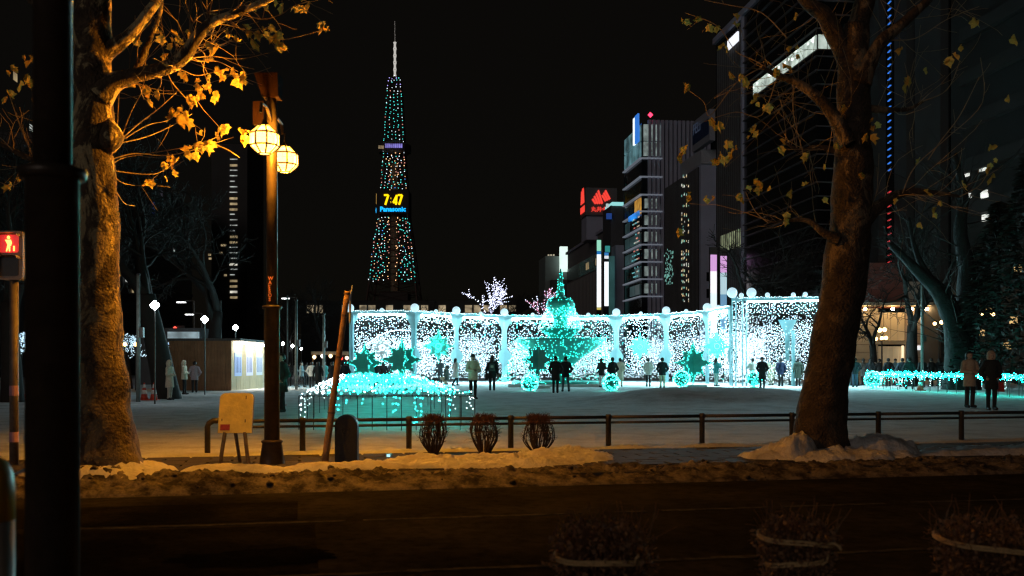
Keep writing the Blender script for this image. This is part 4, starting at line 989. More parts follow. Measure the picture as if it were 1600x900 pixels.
# ------------------------------------------------------------------ people: one continuous surface from smooth-blended limbs
def surf_nets(Fv, o, h):
    s = Fv < 0; nx, ny, nz = Fv.shape
    cnt = np.zeros((nx-1, ny-1, nz-1)); acc = np.zeros((nx-1, ny-1, nz-1, 3))
    cs = [(i, j, k) for i in (0,1) for j in (0,1) for k in (0,1)]
    def cut(c, arr): return arr[c[0]:nx-1+c[0], c[1]:ny-1+c[1], c[2]:nz-1+c[2]]
    for a in cs:
        for ax in range(3):
            if a[ax]: continue
            b = list(a); b[ax] = 1; fa, fb = cut(a, Fv), cut(b, Fv); cr = (fa < 0) != (fb < 0)
            tt = np.where(cr, fa/np.where(np.abs(fa-fb) < 1e-12, 1, fa-fb), 0)
            cnt += cr
            for x in range(3): acc[..., x] += np.where(cr, a[x]+(tt if x == ax else 0), 0)
    act = cnt > 0; idx = -np.ones(act.shape, int); idx[act] = np.arange(act.sum())
    ijk = np.argwhere(act); V = (ijk+acc[act]/cnt[act][:,None])*h+o
    Q = []
    for ax in range(3):
        sl0 = [slice(1,-1)]*3; sl1 = [slice(1,-1)]*3; sl0[ax] = slice(0,-1); sl1[ax] = slice(1,None)
        A_, B_ = s[tuple(sl0)], s[tuple(sl1)]; cr = np.argwhere(A_ != B_); inside = A_[A_ != B_]
        if len(cr) == 0: continue
        base = cr.copy()
        for x in range(3):
            if x != ax: base[:, x] += 1
        u, v = [(1,2),(2,0),(0,1)][ax]
        def cell(du, dv):
            c = base.copy(); c[:, u] -= du; c[:, v] -= dv; return idx[c[:,0], c[:,1], c[:,2]]
        q = np.stack([cell(1,1), cell(0,1), cell(0,0), cell(1,0)], 1); q[~inside] = q[~inside][:, ::-1]; Q.append(q)
    Q = np.concatenate(Q); Q = Q[(Q >= 0).all(1)]
    return V, Q
def prim_field(prims, X, Y, Z, k=.035):
    out = None; best = None; tagm = None
    for a, b, ra, rb, sy, tg in prims:
        ax, ay, az = a; bx, by, bz = b; px, py, pz = X-ax, (Y-ay)/sy, Z-az; dx, dy, dz = bx-ax, (by-ay)/sy, bz-az
        L = dx*dx+dy*dy+dz*dz+1e-9; t_ = np.clip((px*dx+py*dy+pz*dz)/L, 0, 1)
        d_ = np.sqrt((px-t_*dx)**2+(py-t_*dy)**2+(pz-t_*dz)**2)-(ra+(rb-ra)*t_)
        if out is None: out = d_; best = d_.copy(); tagm = np.full(d_.shape, tg)
        else:
            tagm = np.where(d_ < best, tg, tagm); best = np.minimum(best, d_)
            hh = np.clip(.5+.5*(d_-out)/k, 0, 1); out = d_*(1-hh)+out*hh-k*hh*(1-hh)
    return out, tagm
def arm_pts(mode, s):
    if mode == 'down': return (.27*s,.03,1.1), (.28*s,-.04,.86), (.28*s,-.06,.78)
    if mode == 'pocket': return (.30*s,.07,1.12), (.22*s,-.07,.95), (.17*s,-.11,.93)
    if mode == 'phone': return (.25*s,-.12,1.17), (.08*s,-.30,1.40), (.05*s,-.33,1.46)
    if mode == 'front': return (.27*s,-.03,1.13), (.08*s,-.21,1.10), (.02*s,-.23,1.11)
    if mode == 'wave' and s > 0: return (.34,-.02,1.3), (.42,-.08,1.52), (.42,-.1,1.6)
    return (.27*s,.03,1.1), (.28*s,-.04,.86), (.28*s,-.06,.78)
def leg_pts(mode, s):
    if mode == 'walk':
        return ((.1*s,-.16,.5), (.1*s,-.16,.09)) if s > 0 else ((.1*s,.02,.48), (.1*s,.26,.12))
    if mode == 'wide': return (.13*s,-.01,.5), (.16*s,0,.09)
    if mode == 'crouch': return (.14*s,-.38,.46), (.13*s,-.02,.10)
    return (.095*s,-.02,.49), (.095*s,.01,.09)
PCACHE = {}
def person_meshes(arms, legs, hem, head, bare=False, h=.022):
    key = (arms, legs, hem, head, bare, h)
    if key in PCACHE: return PCACHE[key]
    dz = -.47 if legs == 'crouch' else 0.
    up = lambda p: (p[0], p[1], p[2]+dz)
    B = []; K = []
    for s in (-1, 1):
        kn, an = leg_pts(legs, s)
        B += [(up((.09*s,0,.92)), kn, .092, .064, 1, 1), (kn, an, .06 if bare else .066, .045 if bare else .056, 1, 4 if bare else 1)]
        if bare: B += [((kn[0],kn[1],kn[2]-.04), an, .062, .058, 1, 2)]
        B += [((an[0],an[1]+.03,.055), (an[0]+.015*s,an[1]-.15,.045), .052, .044, 1, 2)]
        el, wr, hd = map(up, arm_pts(arms, s)); sh_ = up((.19*s,0,1.38))
        B += [(sh_, el, .055, .045, 1, 0), (el, wr, .043, .032, 1, 0), (wr, hd, .034, .028, 1, 0)]
        K += [(sh_, el, .078, .068, 1, 0), (el, wr, .066, .052, 1, 0)]
    B += [(up((0,0,.93)), up((0,0,1.08)), .145, .14, .75, 1), (up((0,0,1.1)), up((0,0,1.36)), .14, .16, .7, 1), (up((-.15,0,1.39)), up((.15,0,1.39)), .06, .06, 1, 1), (up((0,.01,1.4)), up((0,-.005,1.53)), .058, .052, 1, 0),
          (up((0,-.015,1.565)), up((0,.0,1.645)), .074, .094, 1, 0), (up((0,-.098,1.6)), up((0,-.105,1.585)), .012, .017, 1, 0), (up((.088,.0,1.61)), up((.09,.0,1.59)), .016, .014, 1, 0), (up((-.088,.0,1.61)), up((-.09,.0,1.59)), .016, .014, 1, 0)]
    K += [(up((0,0,1.1)), up((0,0,1.36)), .175, .185, .72, 0), (up((-.16,0,1.395)), up((.16,0,1.395)), .078, .078, 1, 0), (up((0,0,1.05)), up((0,.0,hem)), .18, .205 if hem > .6 else .23, .8, 0), (up((0,.02,1.43)), up((0,.03,1.47)), .085, .085, 1, 0)]
    if head == 'hood_down': K += [(up((-.06,.09,1.45)), up((.06,.09,1.45)), .085, .085, 1, 0)]
    xs = np.arange(-.52, .54, h); ys = np.arange(-.52, .42, h); zs = np.arange(-.03, 1.86, h)
    X, Y, Z = np.meshgrid(xs, ys, zs, indexing='ij'); o = np.array([xs[0], ys[0], zs[0]])
    def mk(field, tags, name, nm):
        V, Q = surf_nets(field, o, h); me = bpy.data.meshes.new(name)
        if tags is not None:
            cen = V[Q].mean(1); ii = np.clip(((cen-o)/h+.5).astype(int), 0, np.array(tags.shape)-1); mi = tags[ii[:,0], ii[:,1], ii[:,2]].astype(np.int32)
            f = cen-np.array([0,0,dz])
            mi[((np.abs(np.abs(f[:,0])-.034) < .016) & (f[:,1] < -.06) & (np.abs(f[:,2]-1.612) < .012))] = 3
            mi[((np.abs(f[:,0]) < .026) & (f[:,1] < -.06) & (np.abs(f[:,2]-1.532) < .01))] = 3
            mi[mi == 4] = 0
        me.from_pydata(V.tolist(), [], Q.tolist())
        for i in range(nm): me.materials.append(None)
        if tags is not None: me.polygons.foreach_set('material_index', mi)
        me.polygons.foreach_set('use_smooth', np.ones(len(me.polygons), dtype=bool)); me.update(); return me
    fB, tg = prim_field(B, X, Y, Z); body = mk(fB, tg, 'body', 4)
    # five fingers on each hand, rooted in the palm
    vs = [tuple(v.co) for v in body.vertices]; fs = [tuple(p.vertices) for p in body.polygons]; mi = [p.material_index for p in body.polygons]; mb = MB()
    for s in (-1, 1):
        el, wr, hd = (Vector(up(p)) for p in arm_pts(arms, s)); d_ = (hd-wr).normalized(); sd = d_.cross(Vector((0,1,0)) if abs(d_.y) < .8 else Vector((1,0,0))).normalized(); cu = d_.cross(sd)*(-s)
        for j, L in enumerate((.07,.08,.075,.06)):
            p = hd+sd*(-.03+.02*j); mb.tube([p-d_*.01, p+d_*L*.5, p+d_*L*.85+cu*.02], [.0105,.0095,.007], 5)
        mb.tube([wr+sd*.028, wr+sd*.055+d_*.03, wr+sd*.06+d_*.065], [.012,.011,.008], 5)
    n = len(vs); me = bpy.data.meshes.new('body'); me.from_pydata(vs+mb.v, [], fs+[tuple(i+n for i in f) for f in mb.f])
    for i in range(4): me.materials.append(None)
    me.polygons.foreach_set('material_index', np.array(mi+[0]*len(mb.f), dtype=np.int32)); me.polygons.foreach_set('use_smooth', np.ones(len(me.polygons), dtype=bool)); me.update()
    fK, _ = prim_field(K, X, Y, Z, .05)
    fK = np.maximum(fK, (hem+dz)-Z); fK = np.maximum(fK, Z-(1.50+dz)) if legs != 'crouch' else np.maximum(fK, Z-1.03)
    if legs == 'crouch': fK = np.maximum(fK, .22-Z)
    coat = mk(fK, None, 'coat', 1)
    Zh = Z-dz
    if head in ('hood_up', 'hood_down_'): 
        Hh, _ = prim_field([((0,.025,1.6), (0,.015,1.66), .128, .122, 1, 0), ((0,.03,1.45), (0,.03,1.6), .105, .125, 1, 0)], X, Y, Zh)
        Hh = np.maximum(Hh, -(np.sqrt((X/.075)**2+((Zh-1.6)/.1)**2)-1)*np.where(Y < -.02, 1, 0)*.05-np.where(Y < -.02, 0, 9)) if False else np.maximum(Hh, np.where((Y < -.035), .08-np.sqrt(X**2+(Zh-1.6)**2*.6), -9))
        nmh = 'hood'
    elif head == 'beanie':
        Hh, _ = prim_field([((0,.004,1.63), (0,.008,1.67), .105, .1, 1, 0)], X, Y, Zh); Hh = np.maximum(Hh, 1.625-Zh); nmh = 'knit_hat'
    elif head == 'long':
        Hh, _ = prim_field([((0,.02,1.62), (0,.01,1.655), .104, .102, 1, 0), ((0,.05,1.6), (0,.075,1.36), .1, .085, .8, 0)], X, Y, Zh); Hh = np.maximum(Hh, np.where((Y < -.03) & (Zh < 1.665), .04, -9)); nmh = 'hair'
    else:
        Hh, _ = prim_field([((0,.02,1.62), (0,.008,1.658), .102, .103, 1, 0)], X, Y, Zh); Hh = np.maximum(Hh, np.where((Y < -.03) & (Zh < 1.665), .04, -9)); Hh = np.maximum(Hh, 1.54-Zh); nmh = 'hair'
    hairm = mk(Hh, None, nmh, 1)
    PCACHE[key] = (me, coat, hairm, nmh)
    return PCACHE[key]
SKIN = mat('skin', (.42,.27,.2), .55, 0, .1, 20); EYE = mat('eye_dark', (.03,.02,.02), .4); SHOE = mat('shoe_black', (.02,.018,.018), .5); HAIR = mat('hair_black', (.014,.011,.01), .5, 0, .4, 60)
COATS = {}
def cloth(c):
    k = 'cloth_%02d_%02d_%02d' % tuple(int(x*99) for x in c); return mat(k, c, .85, 0, .22, 18, .35, 60)
def person(px, py, hpx, face, coat, legsc, arms, legs, hem, head, label, hatc=None, bag=None, bare=False, shoe=None, h=.022, mask=False, d=None, pack=None, H=1.70, grp=None):
    kpx = hpx/H if legs != 'crouch' else hpx/(H*.74)
    d = d or F/kpx; x = (px-800)/F*d; b = Vector((x, d, gz(x, d)))
    s = (hpx/F*d)/(1.75 if legs != 'crouch' else 1.28)
    t = thing('person', b, label, 'person', grp)
    body, ck, hr, nmh = person_meshes(arms, legs, hem, head, bare, h)
    def put(name, me, mats):
        o = link(bpy.data.objects.new(name, me)); o.parent = t
        for i, m in enumerate(mats): o.material_slots[i].link = 'OBJECT'; o.material_slots[i].material = m
        return o
    put('body', body, [SKIN, cloth(legsc), cloth(shoe) if shoe else SHOE, EYE]); put('coat', ck, [cloth(coat)])
    put(nmh, hr, [cloth(hatc) if hatc else (cloth(coat) if nmh == 'hood' else HAIR)])
    def extra(mb, name, m):
        mm = bpy.data.meshes.new(name); mm.from_pydata(mb.v, [], mb.f); mm.materials.append(m); mm.update(); o = link(bpy.data.objects.new(name, mm)); o.parent = t
    if mask:
        mb = MB(); mb.prism([(-.075,.03),(-.05,.045),(0,.05),(.05,.045),(.075,.03),(.06,-.05),(0,-.065),(-.06,-.05)], (0,-.092,1.56), (1,0,0), (0,0,1), (0,-.008,0)); extra(mb, 'face_mask', mat('mask_white', (.75,.78,.78), .8))
    if bag:
        mb = MB(); mb.hexa([(.2,-.1,.55),(.36,-.1,.55),(.36,.1,.55),(.2,.1,.55),(.22,-.06,.83),(.34,-.06,.83),(.34,.06,.83),(.22,.06,.83)]); mb.tube([(.23,0,.83),(.25,0,.98),(.31,0,.98),(.33,0,.83)], .008, 5); extra(mb, 'bag', cloth(bag))
    if pack:
        mb = MB(); mb.prism(rrect(.13,.19,.05), (0,.16,1.2), (1,0,0), (0,0,1), (0,.13,0)); extra(mb, 'backpack', cloth(pack))
        mb = MB(); mb.prism(rrect(.07,.06,.02), (0,.285,1.24), (1,0,0), (0,0,1), (0,.012,0)); extra(mb, 'backpack_pocket', cloth((.5,.55,.45)))
    t.rotation_euler.z = R(face); t.scale = (s*(.95+.1*random.random()), s, s)
    return t
random.seed(80)
W_ = (.8,.79,.74); K_ = (.018,.018,.02); N_ = (.02,.03,.08); G_ = (.12,.12,.12); BG = (.42,.33,.22); T_ = (.05,.3,.3); OL = (.14,.16,.1); JE = (.06,.09,.15); CR = (.78,.72,.56)
P_ = person
P_(265,627,62,80,(.6,.52,.4),(.5,.45,.38),'front','stand',.55,'hood_up','tall person in pale beige hooded coat right of the traffic cones')
P_(288,626,53,95,CR,K_,'front','wide',.78,'hood_up','person in cream hooded puffer jacket and black trousers before the kiosk')
P_(304,626,49,200,(.32,.26,.28),K_,'pocket','stand',.7,'short','person in mauve grey coat seen from behind by the kiosk')
P_(317,626,45,70,(.07,.055,.05),K_,'down','walk',.75,'short','stooping dark clad walker at the right end of the kiosk group')
P_(395,606,39,180,(.06,.065,.07),K_,'pocket','stand',.45,'short','person in long dark coat beside the lit kiosk counter', bag=(.5,.5,.48))
P_(440,645,92,-50,(.02,.045,.04),K_,'pocket','stand',.6,'short','masked person in dark coat half hidden by the lit lamp post', mask=True, H=1.75)
for px, py, hp, fa, co, le, ar, lg, hm, hd, lb in (
    (405,603,36,150,G_,K_,'down','stand',.6,'long','person in grey coat at the far end of the kiosk'),
    (452,604,38,200,K_,K_,'pocket','stand',.7,'short','person in black just right of the lit lamp post'),
    (462,606,38,120,(.3,.3,.3),K_,'front','stand',.75,'short','person in pale grey jacket at the left of the far crowd'),
    (471,607,40,90,(.16,.22,.24),K_,'front','walk',.75,'short','striding person in blue grey jacket in the far crowd'),
    (487,604,41,180,W_,K_,'pocket','stand',.78,'short','person in white jacket in the far crowd seen from behind'),
    (497,606,43,190,K_,K_,'down','stand',.5,'long','person in long black coat beside the white jacket in the crowd'),
    (507,603,40,170,T_,JE,'pocket','stand',.7,'short','person in teal jacket left of the leaning pole'),
    (519,604,43,160,K_,K_,'front','stand',.6,'short','person in black behind the leaning pole'),
    (530,604,42,200,(.12,.1,.09),K_,'pocket','stand',.55,'long','person in dark brown coat right of the leaning pole'),
    (539,605,44,180,K_,K_,'pocket','stand',.6,'short','person in black at the left post of the light wing'),
    (479,602,36,180,G_,K_,'down','stand',.7,'short','short person in charcoal coat deep in the far crowd'),
    (587,600,42,150,(.03,.05,.05),K_,'front','stand',.65,'short','dark clad person between the two stars behind the lamp net'),
    (599,600,40,190,K_,K_,'pocket','stand',.6,'long','dark clad long haired person beside the second star'),
    (609,599,38,210,K_,K_,'phone','stand',.65,'short','dark clad person taking a photo left of the second star'),
    (688,600,38,190,K_,K_,'phone','stand',.7,'short','person in black holding a camera up under the hung star'),
    (712,603,43,120,W_,K_,'pocket','walk',.5,'long','walker in long white coat left of the beige puffer man'),
    (769,610,53,180,K_,K_,'down','stand',.65,'long','person in black coat with a backpack seen from behind'),
    (868,612,58,180,K_,K_,'pocket','stand',.6,'short','taller one of the couple in black before the fountain'),
    (884,612,55,185,K_,(.10,.13,.15),'pocket','wide',.72,'hood_down','person in black jacket and grey jeans, right of the couple'),
    (940,606,46,150,(.025,.025,.025),W_,'front','stand',.7,'long','person in black jacket and white trousers left of the lamp ball'),
    (957,607,50,200,K_,K_,'pocket','stand',.6,'short','dark clad person standing behind the lamp ball by the fountain'),
    (969,607,45,180,CR,CR,'pocket','stand',.4,'short','person in long cream coat right of the lamp ball'),
    (1013,608,45,180,W_,K_,'pocket','stand',.72,'short','person in white puffer jacket and black trousers seen from behind'),
    (1035,608,48,180,(.02,.022,.03),CR,'pocket','stand',.74,'short','person in black jacket and cream trousers seen from behind'),
    (1102,598,33,200,T_,K_,'down','stand',.7,'short','person in teal jacket and dark skirt behind the big star'),
    (1119,604,44,120,T_,(.4,.55,.5),'phone','stand',.8,'long','person in teal taking a photo beside the gate pillar'),
    (1176,602,44,200,W_,K_,'phone','stand',.7,'short','person in white taking a photo at the gate foot'),
    (1191,607,49,180,K_,K_,'pocket','stand',.5,'beanie','large person in black in front of the light gate'),
    (1205,607,42,190,(.42,.45,.3),(.4,.4,.3),'pocket','stand',.45,'long','person in pale green long coat in front of the light gate'),
    (1220,604,44,180,N_,K_,'pocket','stand',.75,'short','person in navy jacket before the light gate'),
    (1236,605,42,200,(.22,.22,.21),K_,'pocket','stand',.4,'long','person in long grey coat before the light gate'),
    (1247,604,44,170,(.08,.1,.08),K_,'down','stand',.5,'short','person in dark green coat next to the leaning tree trunk'),
    (1336,605,46,180,(.02,.025,.03),JE,'pocket','stand',.76,'short','person in black jacket and blue jeans right of the leaning tree'),
    (1349,603,42,200,(.18,.16,.14),K_,'front','stand',.6,'short','person in grey brown coat above the left end of the light hedge'),
    (1360,602,43,150,K_,K_,'front','stand',.6,'long','long haired person in black above the hedge end ball'),
    (1374,602,41,210,(.06,.05,.05),K_,'phone','stand',.6,'short','person in brown black jacket photographing behind the hedge'),
    (1388,602,44,180,K_,K_,'pocket','stand',.6,'short','person in black with back turned, left of the hall door'),
    (1399,602,42,200,(.2,.3,.32),K_,'pocket','stand',.6,'beanie','person in pale blue jacket at the hall door'),
    (1410,601,46,170,(.03,.035,.05),K_,'pocket','stand',.55,'short','tall person in dark navy coat at the hall door'),
    (1421,609,50,160,K_,K_,'pocket','wide',.6,'short','person in black standing by the forked bare tree'),
    (1441,603,46,190,K_,K_,'down','stand',.6,'short','person in black left of the twin trunked tree'),
    (1455,602,45,200,(.03,.02,.02),K_,'pocket','stand',.6,'short','person in dark coat beside the metal pole'),
    (1468,602,44,180,K_,K_,'front','stand',.6,'long','long haired person in black left of the thick trunk'),
    (1523,600,44,180,(.05,.045,.04),K_,'pocket','stand',.6,'short','far dark clad person right of the thick trunk')):
    o = P_(px,py,hp,fa,co,le,ar,lg,hm,hd,lb, pack=(.06,.1,.09) if px == 769 else None, bag=(.03,.03,.03) if px in (769, 497) else None)
P_(698,604,30,250,(.05,.06,.05),BG,'front','crouch',.75,'short','person crouching left of the beige puffer man')
P_(739,622,71,25,(.85,.76,.58),K_,'front','stand',.74,'beanie','person in beige puffer jacket, dark hat and black trousers right of the lamp net', hatc=(.03,.03,.03), mask=False, H=1.72)
P_(1515,637,88,10,(.42,.32,.24),K_,'front','stand',.66,'long','person in fuzzy beige jacket and tall black boots at right', bag=(.02,.02,.02), bare=True, h=.018)
P_(1549,637,92,-5,(.02,.02,.02),K_,'pocket','stand',.62,'hood_up','person in black coat with a pale hood and a red bag at right', hatc=(.4,.3,.22), bag=(.4,.04,.03), h=.018)

# ------------------------------------------------------------------ the tower
TD = 440.; tc_ = gp(617, TD); tc_.z = 0; kT = F/TD
t = thing('broadcast_tower', tc_, 'tall lattice tower dotted with coloured lamps and a glowing clock', 'tower')
def zT(py): return CZ+(HY-py)/kT
STEELT = mat('tower_steel', (.06,.03,.025), .6, .2, .3, .3)
def hw(z):   # half width of the legs
    pts = [(0,17),(14,13.5),(28,11),(38,9.8),(60,7.2),(66,6.2),(90,4.6),(118,3.2),(127,2.4)]
    for (a, wa), (b_, wb) in zip(pts, pts[1:]):
        if z <= b_: return wa+(wb-wa)*(z-a)/(b_-a)
    return 2.
zs = [0]+list(np.arange(12, 127, 5.2))+[127]
cor = lambda z, i: tc_+Vector((hw(z)*(1,1,-1,-1)[i], hw(z)*(1,-1,-1,1)[i], z))
for i in range(4): MB().tube([cor(z, i) for z in zs], .45, 5).build('leg', STEELT, t)
br = MB()
for z0, z1 in zip(zs[2:], zs[3:]):
    for i in range(4):
        j = (i+1) % 4; br.tube([cor(z0, i), cor(z0, j)], .16, 4, False); br.tube([cor(z0, i), cor(z1, j)], .14, 4, False); br.tube([cor(z0, j), cor(z1, i)], .14, 4, False)
br.build('bracing', STEELT, t)
MB().lathe([(9,25),(9,33),(8,33.5)], 4, tc_, math.pi/4).build('lower_hall', mat('tower_hall', (.05,.035,.03), .7), t)
MB().lathe([(1.9,28),(1.9,90)], 8, tc_).build('lift_shaft', mat('lift_shaft', (.22,.14,.09), .7, 0, .3, .5), t)
MB().lathe([(4,94),(7.2,95),(7.2,98.2),(5,99.5)], 16, tc_).build('observation_deck', mat('deck', (.08,.06,.06), .6), t)
lit = window_mat('deck_window', (.35,.3,1.), .6, .4, .3)
for k in range(9): MB().fbox(tc_+Vector((-3.4+k*.85,-7.3,95.8)), (.7,0,0), (0,.1,0), (0,0,1.8)).build('deck_window', lit, t)
for k in range(3): MB().fbox(tc_+Vector((-6.4+k*.8,-6.6+.3*k,95.6)), (.6,0,0), (0,.1,0), (0,0,1.4)).build('deck_window', window_mat('deck_warm', (1.,.75,.4), .25, .5), t)
ANT = emis('lit_white_antenna', (.9,.86,.8), .55, False)
z0 = zT(122)
for k in range(5):
    zz = zT(119-k*10.8); hgt = 2.75; MB().lathe([(.72,0),(.48,hgt*.35),(.48,hgt*.65),(.72,hgt)], 10, tc_+Vector((0,0,zz))).build('antenna_drum', ANT, t)
MB().tube([tc_+Vector((0,0,z0-2)), tc_+Vector((0,0,zT(66)))], .35, 6).build('mast', STEELT, t)
MB().tube([tc_+Vector((0,0,zT(66))), tc_+Vector((0,0,zT(33)))], [.28,.12], 6).build('mast_tip', mat('grey_mast', (.4,.38,.36), .5), t)
P = []
for k in range(15): P.append(tc_+Vector((random.uniform(-.1,.1),-.3,zT(65-k*2.2))))
leds('mast_lamps', P, .16, [emis('dim_mast_lamp', (.7,.65,.6), .35, False)], t)
P = []; ix = []
tl = [emis('tower_teal', (.06,.68,.62), 2.2, False), emis('tower_white', (.7,.85,.95), 2.2, False), emis('tower_pink', (1.,.38,.3), 1.5, False), emis('tower_blue', (.08,.3,.9), 1.5, False), emis('tower_violet', (.45,.38,1.), 2.2, False), emis('tower_amber', (1.,.55,.25), 2.2, False)]
def lamp_row(py, n, wf=1., cols=(5,2,1,1,0,0)):
    z = zT(py); w = hw(z)*wf*1.02
    for k in range(n):
        f = -1+2*k/(n-1) if n > 1 else 0
        P.append(tc_+Vector((w*f+random.gauss(0,.12), -w-.4, z+random.gauss(0,.35)))); ix.append(random.choices(range(6), cols)[0])
for py in np.arange(124, 226, 5.3):
    top = py < 136
    lamp_row(py, random.choice((4,5,5)) if py < 180 else random.choice((5,6)), 1., (1,1,0,0,4,0) if top else (7,2,1,0,0,0))
for py in np.arange(234, 300, 4.9): lamp_row(py, random.choice((6,7,8)), 1., (4,4,3,1,0,2))
for py in np.arange(344, 444, 4.8):
    z = zT(py); w = hw(z); nn_ = 4 if py < 390 else 5
    for sg in (-1, 1):
        for k in range(nn_):
            f = sg*(1-(.62 if py < 400 else .66)*k/(nn_-1)*random.uniform(.8,1.1)); P.append(tc_+Vector((w*f*1.02+random.gauss(0,.15), -w-.4, z+random.gauss(0,.45)))); ix.append(random.choices(range(6), (6,4,2,1,0,1))[0])
for py in np.arange(232, 442, 6.5):
    if 300 < py < 340: continue
    for sg in (-1, 1):
        if random.random() < .95: P.append(tc_+Vector((sg*random.uniform(1.4,2.2), -hw(zT(py))-.2, zT(py)+random.gauss(0,.6)))); ix.append(5 if random.random() < .75 else 2)
leds('tower_lamps', P, .21, tl, t, ix)
zc = zT(316); yb = -hw(zc)-1.2
MB().box(tc_.x-7.2, tc_.x+6.8, tc_.y+yb, tc_.y+yb+12, zT(337), zT(301)).build('clock_housing', mat('clock_black', (.012,.009,.01), .6), t)
YEL = emis('clock_yellow', (1.,.62,.0), 1.5, False)
ck = MB()
def stroke(pts, w=.45):
    for (x0, y0), (x1, y1) in zip(pts, pts[1:]):
        a = tc_+Vector((x0, yb-.15, zT(325)+y0)); b_ = tc_+Vector((x1, yb-.15, zT(325)+y1)); ck.tube([a, b_], w, 6)
def seven(x): stroke([(x,4.5),(x+1.9,4.5),(x+.55,.3)])
seven(-3.9); seven(2.1)
stroke([(1.3,.3),(1.65,4.5),(.05,1.25),(1.9,1.25)], .38)
for y in (1.4, 3.1): stroke([(-.98,y),(-.82,y+.02)], .38)
ck.build('clock_digits', YEL, t)
MB().text('Panasonic', tc_+Vector((-5.7, yb-.15, zT(334))), (1,0,0), (0,0,1), 2.85, .1, bold=.09, sx=1.0).build('clock_lettering', emis('sign_cyan', (0.,.42,1.), 1.6, False), t)
MB().box(tc_.x-7.5, tc_.x-7.22, tc_.y+yb+1, tc_.y+yb+6, zT(322), zT(306)).build('side_clock', emis('clock_amber', (1.,.55,.12), .45, False), t)
MB().lathe([(.05,-1.2),(.3,0),(.05,1.2)], 8, tc_+Vector((-7.5, yb+1, zT(332)))).build('side_lettering', emis('sign_cyan_b', (.02,.45,1.), .9, False), t)

# ------------------------------------------------------------------ buildings on the south side
CONC = mat('grey_concrete', (.40,.41,.54), .8, 0, .12, .15); CONCD = mat('dark_cladding', (.10,.095,.10), .75, 0, .15, .2); GL = glass_mat()
X0 = 45.
def Dp(px): return dpx(px, X0)
def wall_z(py, px, X=X0): P_ = pk(X, dpx(px, X)); return zpx(py, P_)
SMW = lambda nm, c, s, sc_=.5, lo=.3: window_mat(nm, c, s, sc_, lo)
def bld(name, X, D, label): p = pk(X, D, -.3); return thing(name, p, label, 'building')
SIGNR = emis('sign_red', (1.,.06,.04), .95, False)
# -- the glass-floored building with its striped flank
Da, Db = Dp(1001), Dp(974)
t = bld('office_building', X0+8, Da, 'slim office block with lit ledges and a ribbed grey flank')
ztop = wall_z(191, 1001)
MB().pbox(X0+.3, X0+26, Da+.5, Db, -.3, ztop).build('wall', GL, t)
GT = [SMW('teal_window', (.25,.55,.62), .32, .35, .2), SMW('pale_window', (.6,.75,.72), .28, .8, .15)]
LEDGE = emis('ledge_light', (.62,.70,.85), .15, False)
fl = [247,276,304,330,356,382,409,436,463]
for k, py in enumerate(fl):
    z = wall_z(py, 1001)
    o = MB(); o.pbox(X0-.2, X0+.3, Da, Db, z-.11, z+.11); o.pbox(X0-.2, X0+4.1, Da-.25, Da+.4, z-.11, z+.11); o.build('ledge', LEDGE, t)
    z2 = wall_z(fl[k]-20, 1001)
    if k >= 3:
        for j in range(3):
            f0 = Da+1+(Db-Da-2)*j/3; MB().pbox(X0+.1, X0+.28, f0+.3, f0+(Db-Da-2)/3, z+.5, z2).build('pane', GL if random.random() < .5 else SMW('dim_teal', (.12,.28,.3), .10, .4), t)
        MB().pbox(X0+.8, X0+3.6, Da-.05, Da+.3, z+.6, z2).build('pane', GT[1], t)
for j in range(2):
    z0, z1 = wall_z((219, 243)[j], 1001), wall_z((194, 221)[j], 1001)
    for q in range(10):
        a, b_ = Da+.6+(Db-Da-1)*q/10, Da+.6+(Db-Da-1)*(q+.86)/10; MB().pbox(X0+.05, X0+.28, a, b_, z0, z1).build('pane', GT[0], t)
    MB().pbox(X0+.6, X0+3.7, Da-.05, Da+.3, z0, z1).build('pane', GT[1], t)
z0 = wall_z(219, 1001); MB().pbox(X0-.3, X0, Da+1, Da+3.4, z0, z0+5.2).build('roof_sign', emis('sign_blue', (.04,.25,.9), .7, False), t); MB().pbox(X0-.35, X0-.02, Da+3.45, Da+4.6, z0, z0+5.0).build('roof_sign', emis('sign_white', (.9,.95,1.), 1.2, False), t)
MB().pbox(X0+.05, X0+.3, Da+.6, Da+5, wall_z(322,1001)-1.2, wall_z(308,1001)).build('amber_window', SMW('amber_window', (1.,.5,.08), .5, .9, .2), t)
MB().pbox(X0-.2, X0, Da+.6, Da+9, wall_z(336,1001), wall_z(328,1001)).build('blue_sign', SMW('blue_sign', (.02,.3,1.), .9, .4, .2), t)
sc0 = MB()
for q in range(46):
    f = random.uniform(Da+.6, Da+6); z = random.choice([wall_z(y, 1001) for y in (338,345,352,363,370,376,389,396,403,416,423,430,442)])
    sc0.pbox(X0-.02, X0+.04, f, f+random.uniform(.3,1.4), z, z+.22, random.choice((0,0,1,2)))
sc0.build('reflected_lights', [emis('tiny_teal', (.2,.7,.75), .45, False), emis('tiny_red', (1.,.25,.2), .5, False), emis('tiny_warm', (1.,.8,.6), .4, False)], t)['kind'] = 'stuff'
xr = lambda px, D: ((px-800)/F*(.1169*0+.9931*D)+.1169*D)/(.9931-.1169*(px-800)/F)   # park X seen at px at distance D
Xa, Xb = xr(1013, Da), xr(1112, Da); zt = zpx(187, pk(Xa, Da)); n = 15
MB().pbox(Xa, Xb+6, Da+.6, Da+20, -.3, zt-1).build('flank_wall', mat('black_joint', (.02,.02,.024), .8), t)
for k in range(n):
    a = Xa+(Xb-Xa)*k/n; MB().pbox(a, a+(Xb-Xa)/n*.68, Da-.1, Da+.62, -.3, zt).build('rib', CONC, t)
